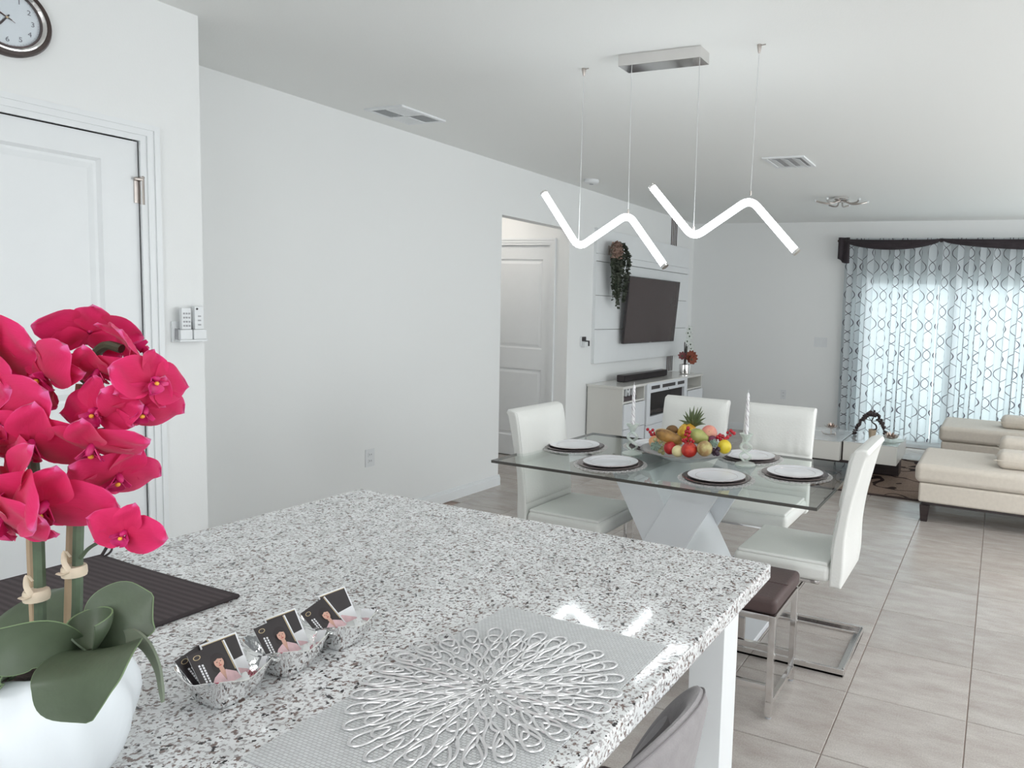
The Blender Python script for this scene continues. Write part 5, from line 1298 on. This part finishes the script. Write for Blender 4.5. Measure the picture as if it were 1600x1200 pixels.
# ------------------------------------------------------------------ curtains
def curtain_material():
    m, nt, N, L, p = new_mat('printed_sheer'); N.remove(p)
    uv = N.new('ShaderNodeUVMap'); sep = N.new('ShaderNodeSeparateXYZ'); L.new(uv.outputs[0], sep.inputs[0])
    def mth(op, a, b=None):
        n = N.new('ShaderNodeMath'); n.operation = op
        for i, v in enumerate((a, b)):
            if v is None: continue
            if isinstance(v, (int, float)): n.inputs[i].default_value = v
            else: L.new(v, n.inputs[i])
        return n.outputs[0]
    S_, P_ = .150, .335
    cell = mth('DIVIDE', sep.outputs[0], S_); par = mth('MODULO', mth('FLOOR', cell), 2.0)
    du = mth('MULTIPLY', mth('SUBTRACT', mth('FRACT', cell), .5), S_)
    ph = mth('ADD', mth('MULTIPLY', mth('DIVIDE', sep.outputs[1], P_), 2*PI), mth('MULTIPLY', par, PI))
    # strand offset: long oval, crossing, short oval
    wv = mth('ADD', mth('MULTIPLY', mth('COSINE', ph), .046), .021)
    d = mth('ABSOLUTE', mth('SUBTRACT', mth('ABSOLUTE', du), mth('ABSOLUTE', wv)))
    line = mth('LESS_THAN', d, .0034)
    df = N.new('ShaderNodeBsdfDiffuse'); tl = N.new('ShaderNodeBsdfTranslucent'); tp = N.new('ShaderNodeBsdfTransparent')
    mx = N.new('ShaderNodeMix'); mx.data_type = 'RGBA'; L.new(line, mx.inputs[0]); mx.inputs[6].default_value = (.66, .70, .72, 1); mx.inputs[7].default_value = (.12, .11, .13, 1)
    L.new(mx.outputs[2], df.inputs[0]); L.new(mx.outputs[2], tl.inputs[0]); tp.inputs[0].default_value = (.92, .97, 1, 1)
    m1 = N.new('ShaderNodeMixShader'); m1.inputs[0].default_value = .42; L.new(df.outputs[0], m1.inputs[1]); L.new(tl.outputs[0], m1.inputs[2])
    m2 = N.new('ShaderNodeMixShader'); L.new(mth('MULTIPLY', mth('SUBTRACT', 1.0, line), .05), m2.inputs[0]); L.new(m1.outputs[0], m2.inputs[1]); L.new(tp.outputs[0], m2.inputs[2])
    L.new(m2.outputs[0], N['Material Output'].inputs[0]); return m
m_curt = curtain_material()
RODY, RODZ = Y_F-.085, 2.43
def curtain(label, xa, xb, xa2, xb2, z0, seed):
    r3 = random.Random(seed); t = thing('curtain', label, 'curtain', ((xa+xb)/2, RODY, z0), 'printed sheer curtains')
    n = int((xb-xa)/.007); ph = [r3.uniform(0, 6.28) for _ in range(5)]; full = 1.12
    def fold(s_): return .036*math.sin(2*PI*s_/.135+ph[0]+.9*math.sin(2*PI*s_/.55+ph[1]))+.012*math.sin(2*PI*s_/.31+ph[2])
    def fn(u, v):
        xt = xa+(xb-xa)*u; x2 = xa2+(xb2-xa2)*u; k = v; x = xt*(1-k)+x2*k; s_ = (xt-xa)
        return (x+(.022*math.sin(2*(2*PI*s_/.135+ph[0]+.9*math.sin(2*PI*s_/.55+ph[1]))))*(.4+.6*k), RODY+fold(s_)*(.55+.75*k), (RODZ+.032)*(1-v)+z0*v)
    b = MB(); b.grid(fn, n, 40, uv=lambda u, v: ((xb-xa)*u*full, (RODZ+.03-z0)*v)); obj('fabric', b, m_curt, t, angle=180)
    b = MB(); b.tube([fn(i/n, 1.0) for i in range(n+1)], .0035, 5); obj('hem', b, m_white_pl if False else mat('hem_white', (.78, .8, .82), .7, var=.02) if 'hem_white' not in MATS else MATS['hem_white'], t)
    return t
curtain('left sheer curtain printed with dark lattice lines', -1.785, -.70, -1.76, -.70, .10, 5)
curtain('right sheer curtain printed with dark lattice lines', -.705, 1.55, -.70, 1.5, .10, 9)
t = thing('curtain_rod', 'slim bronze curtain rod above the glass door', 'curtain rod', (-.1, RODY, RODZ))
m_bronze = mat('bronze', (.16, .10, .07), .35, .7, var=.15)
b = MB(); b.tube([(-1.85, RODY, RODZ), (1.62, RODY, RODZ)], .0085, 10); obj('pole', b, m_bronze, t)
b = MB(); b.ball((-1.865, RODY, RODZ), (.022, .018, .018), 10, 8); obj('finial', b, m_bronze, t)
for x in (-1.80, -.695, 1.58):
    b = MB(); b.tube([(x, Y_F-.001, RODZ), (x, RODY, RODZ)], .006, 8); b.rbox(x-.012, x+.012, Y_F-.008, Y_F-.0005, RODZ-.04, RODZ+.03, .003); b.lathe([(.013, -.008), (.013, .008)], (x, RODY, RODZ), 10); obj('bracket', b, m_bronze, t)
m_scarf = mat('black_scarf', (.022, .014, .018), .7, var=.3, vscale=12, sheen=.15, bump=.25, bscale=60)
t = thing('valance_scarf', 'black fabric scarf swagged along the curtain rod', 'valance', (-.5, RODY, RODZ))
def swag(xa, xb, dip):
    def fn(u, v):
        x = xa+(xb-xa)*u; e = math.sin(PI*u)**.55; h = .014+.086*e
        zc = RODZ+.012-dip*e*.2
        return (x, RODY-.10-.028*e*math.sin(PI*v)-.004*math.sin(v*16+u*3), zc-h*v-.01*e*v)
    b = MB(); b.sheet(fn, 36, 14, .006); return b
obj('swag', swag(-1.795, -.70, .06), m_scarf, t, angle=70); obj('swag', swag(-.69, 1.55, .05), m_scarf, t, angle=70)
def tail(u, v):
    return (-1.852+.132*u+.01*v*math.sin(9*u), RODY-.095-.012*math.sin(u*9+v), RODZ+.03-(.275+.03*math.sin(PI*(u-.3)))*v)
b = MB(); b.sheet(tail, 12, 12, .008); obj('tail', b, m_scarf, t, angle=70)
b = MB(); b.ball((-.695, RODY-.06, RODZ-.002), (.026, .016, .022), 12, 8); obj('knot', b, m_scarf, t)

# ------------------------------------------------------------------ rug
def rug_material():
    m, nt, N, L, p = new_mat('brown_shag')
    tc = N.new('ShaderNodeTexCoord'); n0 = N.new('ShaderNodeTexNoise'); n0.inputs['Scale'].default_value = 90; n0.inputs['Detail'].default_value = 3; L.new(tc.outputs['Object'], n0.inputs['Vector'])
    r = N.new('ShaderNodeValToRGB'); r.color_ramp.elements[0].color = (.15, .10, .078, 1); r.color_ramp.elements[1].color = (.33, .25, .20, 1); L.new(n0.outputs[0], r.inputs[0])
    n1 = N.new('ShaderNodeTexNoise'); n1.inputs['Scale'].default_value = 2.1; n1.inputs['Detail'].default_value = 1.5; n1.inputs['Distortion'].default_value = .6; L.new(tc.outputs['Object'], n1.inputs['Vector'])
    def mth(op, a, b):
        n = N.new('ShaderNodeMath'); n.operation = op
        for i, v in enumerate((a, b)):
            if isinstance(v, (int, float)): n.inputs[i].default_value = v
            else: L.new(v, n.inputs[i])
        return n.outputs[0]
    fr_ = mth('FRACT', mth('MULTIPLY', n1.outputs[0], 5.0), 0.0)
    ln = mth('LESS_THAN', mth('ABSOLUTE', mth('SUBTRACT', fr_, .5), 0.0), .085)
    mx = N.new('ShaderNodeMix'); mx.data_type = 'RGBA'; L.new(ln, mx.inputs[0]); L.new(r.outputs[0], mx.inputs[6]); mx.inputs[7].default_value = (.035, .022, .02, 1)
    L.new(mx.outputs[2], p.inputs['Base Color']); p.inputs['Roughness'].default_value = .95; p.inputs['Specular IOR Level'].default_value = .1
    bu = N.new('ShaderNodeBump'); bu.inputs['Strength'].default_value = .8; bu.inputs['Distance'].default_value = .01; L.new(n0.outputs[0], bu.inputs['Height']); L.new(bu.outputs[0], p.inputs['Normal'])
    return m
RX0, RX1, RY0, RY1 = -2.15, .45, 6.21, 7.93
t = thing('area_rug', 'brown patterned shaggy rug under the coffee table', 'rug', ((RX0+RX1)/2, (RY0+RY1)/2, 0))
b = MB(); b.rbox(RX0, RX1, RY0, RY1, .0005, .016, .006); obj('pile', b, rug_material(), t)
b = MB(); b.tube([(RX0, RY0, .009), (RX1, RY0, .009), (RX1, RY1, .009), (RX0, RY1, .009)], .009, 6, closed=True); obj('binding', b, mat('rug_binding', (.06, .04, .035), .9, var=.2), t)

# ------------------------------------------------------------------ coffee table with ornaments
CZ1, CZ0 = .385, .205
t = thing('coffee_table', 'low white block coffee table with mirrored tops on a dark plinth', 'table', (-1.3, 6.9, .016))
RZ = .0165
b = MB(); b.rbox(-1.72, -.815, 7.02, 7.20, RZ, CZ0-.0005, .003); obj('plinth', b, m_wood_dk, t)
b = MB(); b.box(-1.86, -.84, 6.62, 7.18, CZ0-.018, CZ0-.0006) if False else b.box(-1.86, -.84, 7.0, 7.2, CZ0-.02, CZ0-.001); obj('support', b, m_wood_dk, t, smooth=False) if False else None
m_mirtop = mat('back_painted_glass', (.70, .73, .74), .05, spec=.9, coat=1.0, var=.01)
for xa, xb, ya, yb in ((-1.90, -1.287, 6.50, 7.22), (-1.270, -.785, 6.56, 7.22)):
    b = MB(); b.rbox(xa, xb, ya, yb, CZ0, CZ1-.0065, .004); bl = obj('block', b, m_ivory, t)
    b = MB(); b.rbox(xa-.002, xb+.002, ya-.002, yb+.002, CZ1-.006, CZ1, .002); obj('glass_plate', b, m_mirtop, bl)
b = MB(); b.box(-1.2865, -1.2705, 6.58, 7.18, CZ0+.0, CZ1-.012); obj('gap_shade_strip', b, m_wood_dk, t, smooth=False)  # solid dark strip painting the shade between the two blocks
b = MB(); b.box(-1.85, -1.10, 6.56, 6.60, CZ0-.022, CZ0-.0005); obj('front_rail', b, m_wood_dk, t, smooth=False)
# bonsai
pz = CZ1+.0005; bp = Vector((-1.07, 6.93, pz))
t = thing('bonsai', 'dark arching ornamental bonsai in a small tan pot on the coffee table', 'plant', bp)
b = MB(); b.lathe([(0, 0), (.030, 0), (.036, .045), (.038, .075), (.034, .075), (.03, .06), (0, .06)], bp, 20); obj('pot', b, mat('tan_pot', (.45, .35, .25), .6, var=.15), t)
m_bark = mat('bonsai_bark', (.035, .024, .024), .7, var=.3)
tp_ = bp+Vector((.0, 0, .065))
P = spline([tp_, tp_+Vector((.035, 0, .02)), tp_+Vector((.028, 0, .055)), tp_+Vector((-.012, 0, .085)), tp_+Vector((.0, 0, .12)), tp_+Vector((.004, 0, .155))], 5)
b = MB(); b.tube(P, [.009-.0045*i/(len(P)-1) for i in range(len(P))], 8); obj('trunk', b, m_bark, t)
for dx, dz in ((-.10, .11), (.11, .115), (-.05, .14), (.06, .15)):
    b = MB(); b.tube(spline([tp_+Vector((0, 0, .09)), tp_+Vector((dx*.5, 0, .10)), tp_+Vector((dx, 0, dz))], 4), .003, 6); obj('branch', b, m_bark, t)
fol = MB(); r4 = random.Random(5)
for k in range(150):
    u = r4.uniform(0, 1); x = -.185+.375*u; z = .165-.34*(u-.47)**2*3.6*(.9 if u < .5 else 1.15)
    c_ = tp_+Vector((x, r4.uniform(-.045, .045), z+r4.uniform(-.022, .02))); fol.ball(c_, (r4.uniform(.012, .02), r4.uniform(.012, .02), r4.uniform(.008, .014)), 6, 4)
o = obj('foliage', fol, mat('bonsai_foliage', (.04, .026, .026), .75, var=.5, vscale=40), t); o['kind'] = 'stuff'
m_copper = mat('champagne_metal', (.55, .44, .38), .3, .8, var=.1)
def lotus(label, x, y, s_, tall, dish):
    c0 = Vector((x, y, pz)); t = thing('lotus_ornament', label, 'ornament', c0, 'lotus ornaments')
    if dish:
        b = MB(); b.lathe([(0, 0), (.03, 0), (.06*s_, .012), (.085*s_, .03), (.086*s_, .031), (.058*s_, .015), (0, .004)], c0, 24); obj('glass_dish', b, m_crystal, t)
    else:
        b = MB(); b.tube(spline([c0+Vector((-.09, .0, .03)), c0+Vector((-.07, 0, .008)), c0+Vector((-.02, 0, .006)), c0+Vector((.02, 0, .012)), c0+Vector((.045, 0, .006)), c0+Vector((.04, .0, .03))], 5), .006, 6, flat=.6); obj('twig_stand', b, m_brushed, t)
        b = MB(); b.tube([c0+Vector((0, 0, .008)), c0+Vector((0, 0, tall))], .006, 8); obj('stem', b, m_brushed, t)
    c1 = c0+Vector((0, 0, tall))
    for ring_, (n, r, lift) in enumerate(((8, .062, .35), (6, .045, .8), (4, .028, 1.6))):
        for k in range(n):
            a = 2*PI*k/n+.3*ring_; d_ = Vector((math.cos(a), math.sin(a), 0)); sd = Vector((-d_.y, d_.x, 0))
            def fn(u, v):
                w = r*.36*math.sin(PI*(.15+.8*u)); return c1+d_*(r*s_*u/(1+.3*lift))+sd*((v-.5)*2*w*s_)+Vector((0, 0, r*s_*lift*u*u*.9+.004))
            b = MB(); b.sheet(fn, 5, 3, .0015); obj('petal', b, m_copper if ring_ else m_brushed, t, angle=70)
    b = MB(); b.lathe([(.012*s_, 0), (.016*s_, .018), (.013*s_, .018), (0, .006)], c1, 12); obj('candle_cup', b, m_copper, t)
lotus('silver lotus on a twig stand at the left of the coffee table', -1.44, 6.80, 1.25, .065, False)
lotus('copper lotus candle on a glass dish at the right of the coffee table', -.865, 6.70, 1.5, .04, True)

# ------------------------------------------------------------------ sectional sofa
t = thing('sectional_sofa', 'cream sectional sofa with dark legs at the right edge', 'sofa', (.4, 6.9, 0))
def soft(x0, x1, y0, y1, z0, z1, r, nm, m=None, sg=4):
    b = MB(); b.rbox(x0, x1, y0, y1, z0, z1, r, sg); return obj(nm, b, m or m_sofa, t, angle=60)
soft(-.495, 1.75, 5.60, 6.36, .150, .298, .018, 'base'); soft(-.53, 1.72, 5.585, 6.40, .300, .445, .045, 'seat_cushion', sg=6)
soft(-.48, 1.75, 7.52, 8.30, .160, .318, .018, 'base'); soft(-.505, 1.72, 7.50, 8.33, .320, .475, .045, 'seat_cushion', sg=6)
soft(.62, 1.75, 6.362, 7.518, .155, .308, .018, 'base'); soft(.58, 1.30, 6.42, 7.48, .310, .455, .045, 'seat_cushion', sg=6)
soft(1.32, 1.78, 5.62, 8.30, .46, .80, .06, 'backrest', sg=5)
b = MB(); b.box(-.47, 1.7, 5.63, 6.33, .128, .1495); obj('underframe', b, m_wood_dk, t, smooth=False)
b = MB(); b.box(-.45, 1.7, 7.55, 8.27, .138, .1595); obj('underframe', b, m_wood_dk, t, smooth=False)
for x, y, zt, zb in ((-.445, 5.635, .1275, 0), (-.445, 6.31, .1275, .0165), (1.68, 5.64, .1275, 0), (-.43, 7.58, .1375, .0165), (-.43, 8.22, .1375, 0), (1.68, 8.2, .1375, 0)):
    b = MB(); s_ = .036; s2 = .024
    b.add([(x-s2, y-s2, zb), (x+s2, y-s2, zb), (x+s2, y+s2, zb), (x-s2, y+s2, zb), (x-s_, y-s_, zt), (x+s_, y-s_, zt), (x+s_, y+s_, zt), (x-s_, y+s_, zt)], [(0,3,2,1),(4,5,6,7),(0,1,5,4),(1,2,6,5),(2,3,7,6),(3,0,4,7)]); obj('leg', b, m_wood_dk, t, smooth=False)
def bolster(label, x0, x1, y0, y1, z0, z1):
    t = thing('bolster_cushion', label, 'cushion', ((x0+x1)/2, (y0+y1)/2, z0), 'cream cushions on the sofa')
    b = MB(); b.rbox(x0, x1, y0, y1, z0, z1, .055, 6); obj('cover', b, m_sofa, t, angle=70)
    b = MB(); zz = (z0+z1)/2; P = spline([(x0+.002, y0+.03, zz), (x0+.03, y0+.002, zz), (x1-.03, y0+.002, zz), (x1-.002, y0+.03, zz), (x1-.002, y1-.03, zz), (x1-.03, y1-.002, zz), (x0+.03, y1-.002, zz), (x0+.002, y1-.03, zz)], 3, True); b.tube(P, .003, 5, closed=True); obj('seam', b, m_sofa, t)
bolster('cream bolster cushion in front on the near sofa seat', .035, .62, 5.72, 5.95, .4455, .575)
bolster('cream bolster cushion behind the front one on the near sofa seat', .05, .64, 6.02, 6.22, .4455, .64)
bolster('cream bolster cushion on the far sofa seat by the curtain', .06, .66, 7.72, 7.96, .4755, .60)
t = thing('dark_pillow', 'black patterned pillow at the edge of the sofa', 'cushion', (.40, 6.30, .4455))
b = MB(); b.rbox(.255, .60, 6.25, 6.36, .4456, .72, .05, 4); obj('cover', b, m_scarf, t, angle=70)
